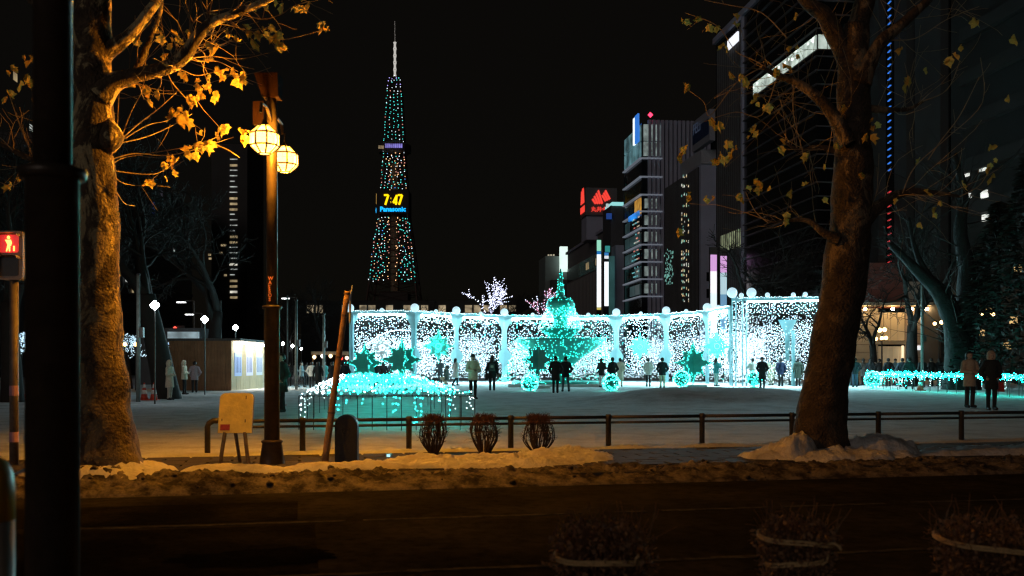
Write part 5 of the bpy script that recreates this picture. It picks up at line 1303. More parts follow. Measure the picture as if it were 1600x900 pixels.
MB().lathe([(.01,-.5),(.5,0),(.01,.5)], 8, pk(Xa+.4, Da, zt+.9)).build('warning_light', emis('red_warning', (1.,.03,.08), 4., False), t)
sc0 = MB()
for q in range(26):
    a = Xa+(Xb-Xa)*(random.choice((0,1,2))+.84)/n; z = zpx(random.uniform(330, 470), pk(a, Da)); sc0.pbox(a-.22, a+.1, Da+.5, Da+.58, z, z+random.uniform(.6, 3.))
sc0.build('slit_lights', emis('slit_light', (.6,.66,.7), .22, False), t)['kind'] = 'stuff'
# -- the dark glass building with the blue sign
Dc, Dd = Dp(1091), Dp(1040); t = bld('office_building', X0+8, Dc, 'dark glass block with a blue rooftop sign and pale pier')
zg = wall_z(261, 1091)
MB().pbox(X0, X0+4, Dc, Dd, -.3, zg).build('wall', GL, t)
o = MB()
for k in range(27): f = Dc+(Dd-Dc)*k/26; o = MB().pbox(X0-.12, X0, f-.07, f+.07, -.3, zg); o.build('mullion', CONCD, t)
sc0 = MB()
for q in range(230):
    if q < 150: f = Dc+(Dd-Dc)*random.choice((.24,.30,.36,.40,.44)); py = random.choice((275,290,305,322,336,345,352,362,378,393,398,405,415,425,431,440,452,462,470))+random.uniform(-2,2)
    else: f = Dc+(Dd-Dc)*random.uniform(.7, 1.); py = random.uniform(390, 445)
    z = wall_z(py, 1091-51*(f-Dc)/(Dd-Dc)); sc0.pbox(X0-.16, X0-.13, f, f+random.uniform(.15,.5), z, z+random.uniform(.12,.4), random.choices((0,1,2), (3,2,2) if q < 150 else (0,0,1))[0])
sc0.build('room_lights', [emis('room_warm', (1.,.75,.4), .5, False), emis('room_white', (.9,.9,.8), .55, False), emis('room_teal', (.3,.75,.65), .4, False)], t)['kind'] = 'stuff'
Xc = xr(1091, Dc); Xd = xr(1121, Dc); MB().pbox(Xc+.15, Xd, Dc-.8, Dc+10, -.3, zpx(237, pk(Xc, Dc))).build('pier', CONC, t)
MB().pbox(Xc+.1, Xd+.1, Dc-1.2, Dc+9, zpx(258, pk(Xc, Dc)), zpx(236, pk(Xc, Dc))).build('pier_head', mat('pale_concrete', (.4,.4,.45), .8), t)
for j, (ya, yb_) in enumerate(((426, 440), (452, 466))): MB().pbox(Xc+1.0, Xc+2.0, Dc-.9, Dc-.78, zpx(yb_, pk(Xc, Dc)), zpx(ya, pk(Xc, Dc))).build('window', GL, t)
De, Df = Dp(1111), Dp(1084); za, zb_ = wall_z(219, 1111), wall_z(170, 1111)
sg = MB().pbox(X0-.2, X0+.6, De, Df, za, zb_).build('roof_sign', mat('sign_grey', (.32,.32,.38), .7), t)
MB().pbox(X0-.3, X0-.18, De+.3, Df-.3, za+1.0, zb_-1.3).build('blue_panel', mat('blue_panel', (.03,.05,.14), .5), sg)
x = MB(); p = pk(X0-.34, De+7.6, za+2.4)
x.text('FELi', p, pk(0,-1)-pk(0,0), (0,0,1), 2.2, .02).build('sign_lettering', emis('faint_letters', (.25,.35,.6), .06, False), sg)
for px, tp in ((1115, 398), (1130.5, 400)):
    Dz = Dc-14; Xz = xr(px, Dz); w = 5.2*Dz/F; s_ = bld('banner_sign', Xz, Dz, 'tall lit pink and white banner sign, %s of two' % ('left' if px < 1120 else 'right')); s_['category'] = 'sign'; s_['group'] = 'tall banner signs'
    zz = lambda py: zpx(py, pk(Xz, Dz))
    MB().pbox(Xz-w*1.1, Xz+w*1.1, Dz+.03, Dz+.5, -.3, zz(tp-12)).build('frame', STEEL, s_)
    for k, (ya, yb_, c, s2) in enumerate(((tp, tp+26, (.85,.45,.9), .75), (tp+26, tp+60, (.95,.9,.95) if px < 1120 else (.6,.85,.95), 1.1 if px < 1120 else .7), (tp+60, 520, (.8,.95,1.) if px < 1120 else (.25,.55,.85), 1.0 if px < 1120 else .5))):
        MB().pbox(Xz-w, Xz+w, Dz-.05, Dz, zz(yb_), zz(ya)).build('light_panel', emis('banner_%d_%d' % (k, px), c, s2, False), s_)
# -- the great dark office block with thin fins
Dg, Dh = Dp(1277), Dp(1119); t = bld('office_tower', X0+12, Dg, 'great dark office block with thin fins and one lit floor')
zroof = wall_z(37, 1163); Dm = Dp(1163)
MB().pbox(X0, X0+40, Dg, Dh, -.3, zroof+1).build('wall', glass_mat('black_glass', (.008,.008,.009), .2), t)
FIN = mat('metal_fin', (.16,.15,.16), .5, .3, .2, .3)
zs_ = np.arange(6, zroof, 1.5); lit0, lit1 = wall_z(76, 1277), wall_z(54, 1277)
for z in zs_:
    if lit0-.2 < z < lit1+.2: continue
    o = MB(); o.pbox(X0-.25, X0, Dg-.25, Dm, z-.05, z+.05); o.pbox(X0, X0+30, Dg-.25, Dg, z-.05, z+.05); o.build('fin', FIN, t)
MB().pbox(X0-.3, X0+.0, Dm, Dm+.5, -.3, zroof+1.2).build('corner_strip', CONC, t)
for k in range(12): f = Dm+1.2+(Dh-Dm-1.4)*k/12; MB().pbox(X0-.2, X0, f, f+.12, -.3, zroof).build('mullion', CONCD, t)
MB().pbox(X0-.4, X0+40, Dg-.4, Dh+.4, zroof+1, zroof+1.8).build('parapet', CONC, t)
LITF = SMW('lit_floor', (.72,.85,.75), .75, .9, .35); Dl = Dp(1178)
n = 15
for k in range(n):
    a, b_ = Dg+.15+(Dl-Dg)*k/n, Dg+.15+(Dl-Dg)*(k+.9)/n; MB().pbox(X0-.1, X0-.02, a, b_, lit0, lit1).build('lit_pane', LITF, t)
for k in range(7): MB().pbox(X0+.1+k*1.05, X0+1.05+k*1.05, Dg-.1, Dg-.02, lit0, lit1).build('lit_pane', LITF, t)
o = MB()
for k in range(20):
    z = lit0+(lit1-lit0)*random.uniform(.45,.9); f = Dg+random.uniform(.5, Dl-Dg); o.pbox(X0-.16, X0-.12, f, f+.3, z, z+.22)
for k in range(8): x_ = X0+.3+random.random()*6.5; o.pbox(x_, x_+.3, Dg-.16, Dg-.12, lit0+(lit1-lit0)*.6, lit0+(lit1-lit0)*.7)
o.build('ceiling_lights', emis('ceiling_light', (.9,1.,.92), 1.6, False), t)['kind'] = 'stuff'
s0, s1 = Dp(1158), Dp(1142); MB().pbox(X0-.5, X0-.3, s0, s1, wall_z(64, 1158), wall_z(49, 1158)).build('roof_sign', emis('white_sign', (.9,.93,1.), 1.1, False), t)
wz0, wz1 = wall_z(385, 1160), wall_z(356, 1160)
for k in range(8):
    a, b_ = Dp(1160)+(Dp(1126)-Dp(1160))*k/8, Dp(1160)+(Dp(1126)-Dp(1160))*(k+.72)/8; MB().pbox(X0-.12, X0-.02, a, b_, wz0, wz1).build('stair_window', SMW('stair_window', (.75,.85,.5), .30, 1.2, .2), t)
# -- the ribbed tower with the vertical lamp string
Di, Dj = Dp(1485), Dp(1340); t = bld('hotel_tower', X0+12, Di, 'dark tower with tall piers and a string of blue and red lamps')
MB().pbox(X0, X0+40, Di, Dj, -.3, 92).build('wall', glass_mat('black_glass', (.008,.008,.009)), t)
for pa, pb in ((1366,1384),(1409,1428),(1441,1482)): MB().pbox(X0-.7, X0, Dp(pb), Dp(pa), -.3, 92).build('pier', mat('dim_pier', (.034,.031,.03), .8, 0, .2, .3), t)
Dk = Dp(1405)
bl, rd = emis('string_blue', (.05,.28,1.), .5, False), emis('string_red', (1.,.06,.07), .42, False)
for k, py in enumerate(list(np.arange(4, 270, 10.9))+list(np.arange(300, 420, 10.9))):
    z = wall_z(py, 1405); MB().hexa([pk(X0-1.0,Dk+.28,z-.10), pk(X0-1.0,Dk-.22,z-.02), pk(X0-.85,Dk-.22,z-.02), pk(X0-.85,Dk+.22,z-.10), pk(X0-1.0,Dk+.22,z-.03), pk(X0-1.0,Dk-.22,z+.05), pk(X0-.85,Dk-.22,z+.05), pk(X0-.85,Dk+.22,z-.03)]).build('string_lamp', bl if py < 280 else rd, t)
o = MB(); kk = pk(X0-1.2, Dk, 0).y/F; sx = lambda x, y, w, h_: o.pbox(X0-1.1, X0-.9, Dk-x-w, Dk-x, wall_z(432, 1405)+y, wall_z(432, 1405)+y+h_)
for a in ((-1.0,.25,2.1,.22),(-.55,-.75,.22,1.6),(.55,-.75,.22,1.4),(-.5,-.85,1.2,.22),(-.05,.5,.5,.3)): sx(*a)
o.build('red_glyph_sign', emis('glyph_red', (1.,.05,.06), 1.1, False), t)
# -- nearest dark block at the right edge
Dn0, Dn1 = dpx(1800, X0-1), dpx(1486, X0-1); t = bld('apartment_block', X0+10, Dn0, 'near dark block at the right edge with a few lit windows')
MB().pbox(X0-1, X0+30, Dn0, Dn1, -.3, 60).build('wall', mat('dark_render', (.016,.015,.014), .8, 0, .2, .2), t)
for k in range(16): z = 6+k*3.4; MB().pbox(X0-1.5, X0-1, Dn0, Dn1-2, z, z+1.0).build('balcony_band', mat('dim_band', (.024,.022,.021), .8, 0, .15, .3), t)
ww = SMW('white_room', (.9,.92,.85), .9, 1., .4); wo = SMW('amber_room', (1.,.62,.25), .6, 1., .3)
for px, py, m in ((1511,271,ww),(1537,262,ww),(1510,307,ww),(1514,308,ww),(1539,303,ww),(1540,309,ww),(1541,340,ww),(1542,432,ww),(1530,470,wo),(1548,478,wo),(1566,465,wo),(1585,500,wo),(1575,540,wo),(1536,520,wo),(1592,420,wo),(1560,560,wo),(1520,545,wo)):
    D = dpx(px, X0-1); z = zpx(py, pk(X0-1, D)); MB().pbox(X0-1.12, X0-1.02, D-.4, D+.4, z-.25, z+.25).build('lit_window', m, t)
# -- the low lit hall
hd = 84.; t = thing('lit_hall', gp(1395, hd), 'low beige hall with glazed doorway lit by warm lamps', 'building')
def hbox(name, pa, pb, ya, yb_, m, dy=0., th=.4, par=None, d=hd):
    a, b_ = at(pa, yb_, d), at(pb, ya, d); return MB().box(a.x, b_.x, d+dy, d+dy+th, max(-.3, a.z) if yb_ < 600 else -.3, b_.z).build(name, m, par or t)
BEI = mat('beige_stone', (.52,.44,.33), .8, 0, .1, .4); PINKW = mat('pink_stone', (.42,.32,.26), .8, 0, .1, .4)
hbox('wall', 1300, 1372, 482, 610, BEI); hbox('wall', 1417, 1500, 440, 610, PINKW); hbox('wall', 1372, 1417, 533, 538, BEI, -.4, .8)
hbox('upper_wall', 1330, 1417, 410, 481, mat('maroon_wall', (.20,.07,.055), .8, 0, .2, .3), .3)
for k in range(4): hbox('window', 1372+k*11.2, 1382+k*11.2, 488, 532, SMW('curtain_window', (.75,.55,.28), .20, .3, .4), .3)
for k in range(5): hbox('door_pane', 1372+k*9, 1380+k*9, 541, 608, SMW('door_glass', (.9,.7,.42), .24, .25, .1), .3)
for k in range(14): hbox('stone_joint', 1417, 1500, 448+k*11, 448.8+k*11, mat('joint_dark', (.2,.15,.12), .8), -.02, .03)
for k in range(9): hbox('stone_joint', 1300, 1372, 490+k*12, 490.7+k*12, mat('joint_dark', (.2,.15,.12)), -.02, .03)
for px, y0, y1, s_ in ((1408.5, 540, 606, 1.),):
    hbox('door_light', px, px+3, y0, y1, emis('door_lamp', (1.,.8,.5), 1.2), -.1, .1)
hbox('wall_sign', 1433, 1440, 540, 547, emis('white_small_sign', (.9,.95,1.), .9, False), -.1, .1); hbox('fire_lamp', 1456, 1459, 539, 545, emis('red_small', (1.,.12,.04), 3., False), -.25, .2)
for k in range(3): hbox('wall_lettering', 1459.5, 1462, 520+k*6, 524+k*6, mat('dark_letters', (.05,.04,.04), .7), -.06, .05)
hbox('lamp_shield', 1300, 1500, 474, 479, BEI, -1.6, 1.6)  # added ledge that keeps the lamps below from lighting the upper wall
for px in (1330, 1352, 1395, 1425, 1448, 1475):
    p = at(px, 483, hd-.9); l = MB().lathe([(.1,-.1),(.16,0),(.1,.12)], 8, p).build('wall_lamp', emis('hall_lamp', (1.,.66,.3), 62.), t)
# -- street lamps with warm globes before the hall
def globe_lamp(px, d, zt_, label, offs, col='warm_globe'):
    b_ = gp(px, d); t = thing('globe_street_lamp', b_, label, 'street lamp', 'globe street lamps'); MB().lathe([(.07,0),(.05,zt_-.3)], 8, b_).build('pole', BLACK, t)
    for dx, dz, r in offs:
        MB().tube([b_+Vector((0,0,zt_-.5+dz*.5)), b_+Vector((dx,0,zt_+dz-r))], .025, 5).build('arm', BLACK, t)
        MB().lathe([(r*math.sin(a), -r*math.cos(a)) for a in np.linspace(.05, 3.09, 8)], 12, b_+Vector((dx,0,zt_+dz))).build('globe', emis(col, (1.,.58,.2), 14.), t, True)
globe_lamp(1378, 74, 3.9, 'five globed warm street lamp before the hall door', [(-.17,0,.16),(.2,.03,.15),(-.45,-.65,.13),(0,-.6,.13),(.3,-.58,.13)])
globe_lamp(1467, 72, 4.3, 'warm globe street lamp behind the thick trunk', [(.2,.1,.14),(.55,.05,.14),(-.3,.0,.12)])
globe_lamp(1540, 70, 4.9, 'warm globe street lamp seen through the conifers', [(-.3,0,.16),(.5,0,.16)])
# -- red roof sign and store with ribs
Do, Dq = Dp(944), Dp(887); t = bld('department_store', X0+12, Do, 'ribbed grey department store with a red logo box on its roof')
zr = wall_z(361, 944)
MB().pbox(X0, X0+30, Do, Dq, -.3, zr).build('wall', mat('store_wall', (.20,.19,.20), .8, 0, .1, .2), t)
for k in range(26): f = Do+(Dq-Do)*k/26; MB().pbox(X0-.35, X0, f, f+.9, -.3, zr-8).build('rib', mat('store_rib', (.26,.25,.25), .8), t)
MB().pbox(X0-.1, X0+.0, Do, Dq, zr-7.5, zr-4).build('window_band', GL, t); MB().pbox(X0-.5, X0+31, Do-.5, Dq+.5, zr-.1, zr+.5).build('parapet', CONC, t)
for k in range(6): f = Do+3+random.random()*16; MB().pbox(X0-.18, X0-.1, f, f+1.2, zr-6.6, zr-5).build('lit_window', SMW('store_window', (1.,.75,.4), .25, .8), t)
Ds = Do+6; xa, xb = xr(915, Ds), xr(964, Ds); q0 = pk(xa, Ds); za, zb_ = zpx(336, q0), zpx(293, q0)
MB().pbox(xa+.4, xa+(xb-xa)*.65, Ds+1, Ds+7, zr-1, za).build('sign_stem', CONC, t)
bx = MB().pbox(xa, xb, Ds, Ds+6.5, za, zb_).build('sign_box', mat('sign_box', (.15,.14,.15), .8, 0, .1, .2), t)
exx = pk(1,0)-pk(0,0); k2 = q0.y/F; lg = MB()
def lpx(x, y): return ((x-915)*k2, (336-y)*k2)
def zp(x, y): return lpx(840+x/6, 280+y/6)
def lbar(tp, bt, w=7.5):
    lg.prism([zp(tp[0]-w, tp[1]+w*.8), zp(tp[0]+w, tp[1]-w*.8), zp(bt[0]+w, bt[1]-w*.8), zp(bt[0]-w, bt[1]+w*.8)], pk(xa, Ds-.06, za), exx, (0,0,1), pk(0,-.12)-pk(0,0))
for k in range(4): lbar((514+k*18, 184-k*27), (546+k*21, 231-k*1))
for k in range(3): lbar((606+k*15, 146-k*22), (641+k*20, 204-k*9))
lg.build('logo', SIGNR, bx)
MB().text('丸井今井', pk(xa, Ds-.2, za)+exx*lpx(923.5,0)[0]+Vector((0,0,lpx(0,330)[1])), exx, (0,0,1), 8.6*k2, .05, bold=.02).build('logo_lettering', SIGNR, bx)
lg = MB(); exl = pk(0,-1)-pk(0,0)
lg.prism([(1.2,3.0),(5.3,3.0),(4.6,6.4),(3.9,6.0),(3.2,6.5),(2.4,5.6),(1.8,6.0)], pk(xa-.06, Ds+6.4, za), exl, (0,0,1), pk(-.1,0)-pk(0,0)); lg.prism([(.9,.9),(5.6,.9),(5.6,2.3),(.9,2.3)], pk(xa-.06, Ds+6.4, za), exl, (0,0,1), pk(-.1,0)-pk(0,0))
lg.build('side_logo', SIGNR, bx)
# front volume, narrow tower and its signs
Dr = Dp(960); t = bld('shop_building', X0+2, Dr, 'narrow shop block with a teal lit crown and tall white sign boards')
def fpx(name, pa, pb, ya, yb_, D, th, m, par=None, dz=0.):
    a, b_ = xr(pa, D), xr(pb, D); P_ = pk(a, D); return MB().pbox(a, b_, D-dz, D-dz+th, -.3 if yb_ > 560 else zpx(yb_, P_), zpx(ya, P_)).build(name, m, par or t)
fpx('tower_block', 954.5, 975, 321, 600, Dr, 8, mat('dark_block', (.09,.09,.10), .7, 0, .15, .2)); fpx('front_block', 962, 975, 383, 600, Dr-4, 4, CONC); fpx('crown', 956.5, 974.5, 315.5, 321, Dr-.3, 7, emis('teal_crown', (.35,.85,.85), .8, False))
fpx('glass_bay', 953, 961.5, 400, 600, Dr-3, 3, SMW('teal_bay', (.12,.38,.38), .16, .25, .3)); fpx('side_sign', 948, 956, 333, 342, Dr-1, .5, emis('dim_blue', (.02,.1,.5), .35, False))
fpx('side_sign', 947.5, 951, 318, 324, Dr-1, .5, emis('dim_white', (.7,.85,.85), .6, False))
for pa, pb, rows in ((932.8,939.2,((375,392,(.35,.85,.62),.8),(392.5,397,(.02,.25,.7),.6),(397.5,480,(.88,.97,1.),1.25),(480.5,484,(.9,.7,.15),.6))), (944.6,951,((394.5,399,(.05,.3,.75),.6),(399.5,404,(.9,.95,1.),.8),(409,478,(.88,.97,1.),1.25)))):
    fpx('sign_frame', pa-.3, pb+.3, rows[0][0]-1, 600, Dr-9.9, .5, BLACK)
    for ya, yb_, c, s_ in rows: fpx('sign_board', pa, pb, ya, yb_, Dr-10.1, .15, emis('board_%d_%d' % (ya, pa), c, s_, False))
fpx('teal_sign', 946, 953, 384, 394, Dr-6, .4, emis('teal_small', (.05,.45,.42), .5, False))
# far building with the bright white wall
Du = Dp(880); t = bld('far_building', X0+2, Du, 'far pale block with a bright white lit wall panel')
fpx('wall', 852, 886, 400, 600, Du, 12, mat('far_wall', (.22,.26,.25), .8, 0, .1, .1)); fpx('bright_panel', 875.5, 887, 385, 424, Du-2, 1.5, SMW('white_wall', (.8,1.,.92), .95, .12, .7)); fpx('base_block', 862, 888, 437, 600, Du-3, 3, CONCD)
for k in range(3): fpx('roof_light', 856+k*4, 858.5+k*4, 397.5, 399.5, Du-.2, .3, emis('roof_light', (1.,.85,.6), .35, False))
for k in range(2): fpx('banner', 861+k*5, 863+k*5, 460, 474, Du-4, .3, window_mat('far_window', (.8,.8,.75), .2, 1.))
# ------------------------------------------------------------------ north side: dark blocks with a few lit windows
XN = -46.
def nb_(px0, px1, ytop, label, wins, X=XN, name='apartment_block'):
    D0 = dpx(px0, X); D1 = dpx(px1, X); D0, D1 = min(D0, D1), max(D0, D1)
    t = bld(name, X-8, D0, label); zt_ = zpx(ytop, pk(X, D0))
    MB().pbox(X-25, X, D0, D1, -.3, zt_).build('wall', mat('north_wall', (.055,.052,.052), .8, 0, .2, .1), t)
    n_ = int(zt_/3.4)
    for k in range(2, n_): MB().pbox(X, X+.25, D0, D1, k*3.4, k*3.4+.35).build('floor_band', mat('north_band', (.075,.07,.07), .8), t)
    for px, py, w, h_, m in wins:
        D = dpx(px, X); z = zpx(py, pk(X, D)); MB().pbox(X+.26, X+.32, D-w/2, D+w/2, z-h_/2, z+h_/2).build('lit_window', m, t)
dimw = SMW('dim_white_room', (.85,.9,.85), .5, 1., .3); dimy = SMW('dim_amber_room', (1.,.75,.4), .35, 1., .3)
nb_(-300, 118, 60, 'dark block behind the pedestrian signal', [(20,120,1.2,1.,dimy),(45,200,1.,.8,dimw),(60,330,1.5,.6,dimw),(95,300,1.5,.6,dimy),(15,480,3,.7,dimw)])
nb_(150, 300, 210, 'dark block behind the big bare forked tree', [(196,438,2.5,.6,dimw),(205,455,1.2,.6,dimy),(238,325,2,2.2,SMW('blue_glow', (.03,.15,.9), .25, .6)),(285,420,1.5,.8,dimy),(270,390,1.5,.8,dimw),(250,300,2.,1.5,SMW('violet_glow', (.3,.28,.4), .07, .4))])
D_ = 230.; t = thing('apartment_tower', gp(366, D_), 'slim distant apartment tower with a column of lit windows', 'building')
def abox(name, pa, pb, ya, yb_, m, dy=0., th=.3):
    a, b_ = at(pa, yb_, D_), at(pb, ya, D_); MB().box(a.x, b_.x, D_+dy, D_+dy+th, -.3 if yb_ > 560 else a.z, b_.z).build(name, m, t)
abox('wall', 330, 386, 225, 600, mat('north_wall', (.055,.052,.052)), .2, 15)
for k, py in enumerate(np.arange(248, 470, 8.6)):
    r = random.random(); abox('lit_window', 358.5+random.uniform(0,1), 370.5-(4 if r < .2 else 0), py, py+(1.3 if r < .55 else 3.4), dimw if r < .55 else (dimy if r < .9 else SMW('bright_room', (.95,.9,.75), .9, .8)))
for px, py in ((347,383),(351,383),(345,395),(352,430),(327,398),(328,404)): abox('lit_window', px-2, px+2, py-1.5, py+1.5, dimy)
# ------------------------------------------------------------------ the timber kiosk
t = thing('kiosk', Vector((-18.2,58,-.08)), 'timber kiosk with a lit counter side by the bare trees', 'kiosk')
TIMB = mat('kiosk_timber', (.26,.14,.07), .7, 0, .25, 1.5, .2); TIML = mat('kiosk_pale_timber', (.62,.5,.33), .7, 0, .15, 1.5)
kx0, kx1, ky0, ky1, kz = -20.0, -16.35, 58., 66.5, 2.82
MB().box(kx0, kx1-.06, ky0+.06, ky1, -.1, kz).build('core', TIMB, t)
for k in range(22): a = kx0+(kx1-kx0)*k/22; MB().box(a+.008, a+(kx1-kx0)/22-.008, ky0+random.uniform(0,.012), ky0+.055, -.1, kz).build('plank', TIMB, t)
MB().box(kx0-.15, kx1+.55, ky0-.12, ky1+.2, kz, kz+.14).build('roof', mat('roof_felt', (.08,.08,.08), .8), t)
for k in range(30): a = ky0+(ky1-ky0)*k/30; MB().box(kx1-.055, kx1-random.uniform(0,.012), a+.01, a+(ky1-ky0)/30-.01, -.1, kz).build('plank', TIML, t)
for j, a in enumerate((58.6, 61.2, 63.6)):
    MB().box(kx1, kx1+.03, a, a+1.5, .75, 2.15).build('poster', emis('kiosk_poster_%d' % j, ((.35,.5,.85), (.7,.72,.9), (.6,.7,.8))[j], .45), t)
    MB().box(kx1+.02, kx1+.5, a, a+1.6, 2.64, 2.72).build('eave_lamp', emis('eave_light', (1.,.9,.72), 26.), t)
    for q in range(4): MB().box(kx1+.031, kx1+.036, a+.2+.3*q, a+.32+.3*q, .95, 1.9).build('poster_print', mat('poster_blue', (.1,.15,.4), .6), t)
# traffic cones
for px, py, lb in ((225.5,626,'left traffic cone of the pair beside the steel pole'), (240.5,625,'right traffic cone of the pair beside the steel pole'), (437.5,624,'traffic cone seen just right of the lit lamp post foot'), (40,640,'tilted traffic cone half hidden by the near lamp post'), (1438,606,'orange traffic cone under the light hedge')):
    d = 42. if px < 300 else (36. if px < 500 else 50.); x = (px-800)/F*d; b_ = Vector((x, d, gz(x, d))); t = thing('traffic_cone', b_, lb, 'traffic cone', 'traffic cones')
    RED = mat('cone_red', (.55,.06,.03), .5); WH = mat('cone_white', (.7,.68,.66), .5)
    MB().box(b_.x-.2, b_.x+.2, b_.y-.2, b_.y+.2, b_.z-.02, b_.z+.04).build('foot', RED, t)
    for z0, z1, m in ((.04,.26,RED),(.26,.44,WH),(.44,.52,RED),(.52,.68,WH),(.68,.74,RED)): MB().lathe([(.17*(1-z0/.9),z0),(.17*(1-z1/.9),z1)], 12, b_).build('band', m, t, True)
    if px == 40: t.rotation_euler = (0, .35, 0)
# lantern posts in a row
LANT = emis('white_lantern', (.86,.95,1.), 90.)
for k, (px, py, d, lb) in enumerate(((242,477,38,'nearest white diamond lantern left of the kiosk'), (320,499,50,'white diamond lantern above the kiosk roof corner'), (368,512,61,'white diamond lantern over the kiosk front'), (442,537,107,'white lantern just right of the lamp post'), (457,541,120,'far white lantern, second right of the lamp post'), (471,545,136,'farthest white lantern before the crowd'), (1333,496,58,'white lantern right of the leaning plane tree'))):
    c = at(px, py, d); g_ = gz(c.x, c.y); t = thing('lantern_post', Vector((c.x, c.y, g_)), lb, 'street lamp', 'white diamond lantern posts'); r = .205
    MB().lathe([(.035,0),(.03,c.z-g_-r)], 8, Vector((c.x, c.y, g_))).build('pole', STEEL, t)
    ring = [Vector((r*.97*math.cos(q), r*.97*math.sin(q), 0)) for q in np.linspace(-math.pi/4, 2*math.pi-math.pi/4, 5)[:4]]; ring = [Vector((r*math.cos(R(a)), r*math.sin(R(a)), 0)) for a in (0, 90, 180, 270)]
    fr = MB()
    for i in range(4):
        a, b_ = ring[i], ring[(i+1) % 4]; fr.tube([c+a, c+b_], .012, 4)
        for ap in (Vector((0,0,r)), Vector((0,0,-r))):
            fr.tube([c+a, c+ap], .012, 4); g3 = (a+b_+ap)/3; MB().add([c+g3+(p-g3)*.9+g3*.02 for p in (a, b_, ap)], [(0,1,2) if ap.z > 0 else (0,2,1)]).build('pane', LANT, t)
    fr.build('frame', STEEL, t)
# plain poles and other small lamps on the left
for px, d, ytop, lb in ((216,40,430,'steel pole beside the traffic cones'), (463,60,470,'pale pole right of the lit lamp post'), (506,64,492,'short pole left of the leaning pole'), (345,75,470,'thin pole behind the kiosk roof'), (1441,56,410,'steel pole in front of the thick trunk'), (449,85,462,'thin far pole beside the lamp post')):
    b_ = gp(px, d); b_.z = gz(b_.x, b_.y); t = thing('steel_pole', b_, lb, 'pole', 'plain steel poles'); zt_ = zpx(ytop, b_)
    MB().lathe([(.09,-.05),(.075,zt_-b_.z)], 10, b_).build('shaft', mat('pole_grey', (.2,.23,.22), .6, .2), t, True); MB().lathe([(.095,zt_-b_.z),(.095,zt_-b_.z+.06)], 10, b_).build('cap', BLACK, t)
    MB().box(b_.x+.07, b_.x+.22, b_.y-.08, b_.y+.08, b_.z+2.6, b_.z+3.0).build('control_box', STEEL, t)
def small_lamp(name, px, py, d, r, col, s, label, grp=None, cat='lamp'):
    c = at(px, py, d); g_ = Vector((c.x, c.y, -.1)); t = thing(name, g_, label, cat, grp); MB().lathe([(.04,0),(.03,c.z+.1-r)], 6, g_).build('pole', BLACK, t)
    if name == 'traffic_light': MB().box(c.x-r*1.5, c.x+r*5, c.y+.02, c.y+.3, c.z-r*1.5, c.z+r*1.5).build('housing', BLACK, t)
    MB().lathe([(r*.2,-r),(r,-r*.3),(r,r*.3),(r*.2,r)], 10, c+(Vector((0,-.12,0)) if name == 'traffic_light' else Vector())).build('lens' if name == 'traffic_light' else 'bulb', emis('%s_%d' % (name, int(s*10)), col, s, s < 20), t)
small_lamp('traffic_light', 274, 513, 110, .2, (1.,.05,.03), 5., 'red traffic light above the kiosk group', 'red traffic lights', 'traffic signal'); small_lamp('traffic_light', 408, 546, 120, .18, (1.,.05,.03), 5.1, 'red traffic light at the kiosk end', 'red traffic lights', 'traffic signal'); small_lamp('traffic_light', 533, 560, 130, .25, (1.,.06,.03), 3.5, 'red light left of the light arcade', 'red traffic lights', 'traffic signal')
for px, py, d, lb in ((195,538,58,'left of the two amber bulbs right of the lit trunk'), (212,538,58,'right of the two amber bulbs right of the lit trunk'), (254,542,60,'amber bulb left of the kiosk'), (262,548,62,'low amber bulb left of the kiosk'), (273,544,61,'amber bulb at the kiosk corner')): small_lamp('amber_bulb', px, py, d, .12, (1.,.55,.15), 9., lb, 'amber bulbs')
def road_light(px, py, d, label):
    c = at(px, py, d); g_ = Vector((c.x+1.2, c.y, -.1)); t = thing('road_light', g_, label, 'street lamp', 'road lights'); MB().tube([g_, g_+Vector((0,0,c.z+.2)), c+Vector((.3,0,.12))], [.08,.06,.05], 6).build('mast', STEEL, t)
    MB().box(c.x-.5, c.x+.4, c.y-.15, c.y+.15, c.z, c.z+.1).build('head', STEEL, t); MB().box(c.x-.45, c.x+.35, c.y-.16, c.y+.12, c.z-.06, c.z-.004).build('diffuser', emis('road_light', (.95,.97,1.), 10.), t)
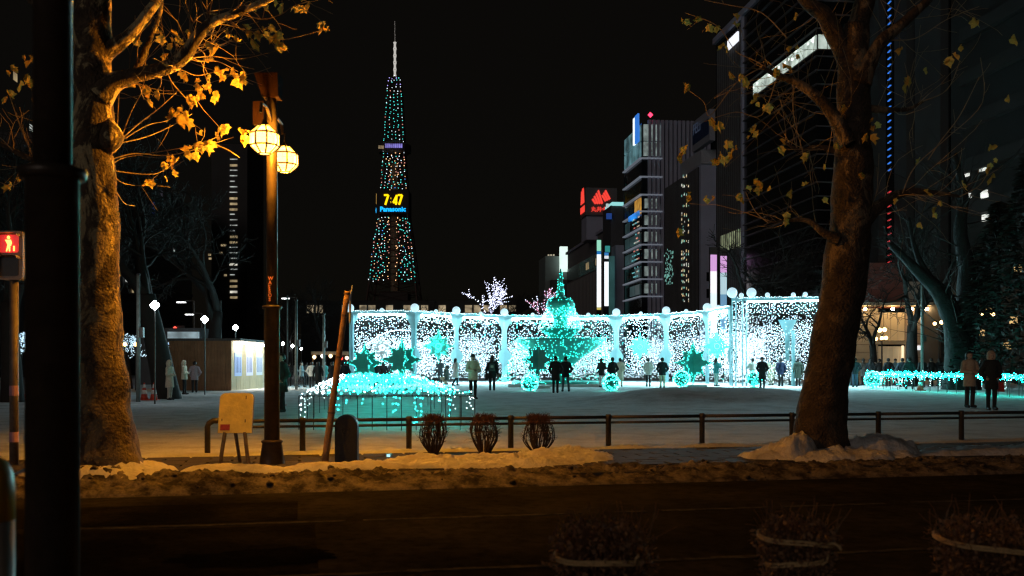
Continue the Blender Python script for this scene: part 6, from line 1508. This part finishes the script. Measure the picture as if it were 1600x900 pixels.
road_light(284, 472, 95, 'white road light above the kiosk'); road_light(297, 491, 100, 'lower road light above the kiosk roof'); road_light(447, 466, 110, 'road light right of the lamp post'); road_light(329, 526, 140, 'far road light at the kiosk roof')
# lit stalls far left of the arcade
random.seed(91)
t = thing('market_stall', gp(525, 88), 'lit market stall behind the leaning pole', 'stall'); c = gp(525, 88)
MB().box(c.x-2.2, c.x+2.8, c.y, c.y+2.5, 2.3, 2.6).build('roof', mat('stall_canvas', (.4,.3,.2), .8), t); MB().box(c.x-2.1, c.x+2.7, c.y, c.y+.6, 0, 1.0).build('counter', TIMB, t)
for q in (-2.1, 2.6): MB().box(c.x+q, c.x+q+.1, c.y, c.y+.1, 0, 2.4).build('post', TIMB, t)
for k in range(7): p = c+Vector((-1.9+k*.72,-.1,2.0+.1*math.sin(k))); MB().lathe([(.03,-.18),(.16,-.05),(.16,.08),(.03,.17)], 8, p).build('paper_lamp', emis('stall_lamp_%d' % (k % 2), ((1.,.72,.4), (.95,.9,.8))[k % 2], 3.2), t)
t = thing('corner_shop', gp(268, 75), 'lit shop front behind the kiosk corner', 'building'); c = gp(268, 75); c.z = -.1
MB().box(c.x-2.4, c.x+2.2, c.y, c.y+3, -.1, 4.2).build('wall', CONCD, t)
for k in range(3): MB().box(c.x-.1+k*.72, c.x+.55+k*.72, c.y-.06, c.y-.01, .3, 3.0).build('pane', SMW('shop_window', (.85,.75,.6), .45, .9, .15), t)
MB().box(c.x-.2, c.x+2.1, c.y-.3, c.y-.02, 3.25, 3.9).build('sign_board', SMW('pale_sign', (.5,.68,.75), .5, 1.2, .3), t)
# low lit hall under the tower foot
t = thing('low_terminal', gp(690, 170), 'low far building with a row of warm windows over the arcade', 'building'); c = gp(690, 170)
MB().box(c.x-24, c.x+22, c.y, c.y+10, -.3, 12.4).build('wall', mat('north_wall', (.055,.052,.052)), t)
for k in range(24):
    if random.random() < .75: MB().box(c.x-23+k*1.5, c.x-21.8+k*1.5, c.y-.1, c.y-.02, 10.2+random.uniform(0,.3), 11.6).build('lit_window', SMW('terminal_window', (1.,.78,.48), .4, .8, .1), t)
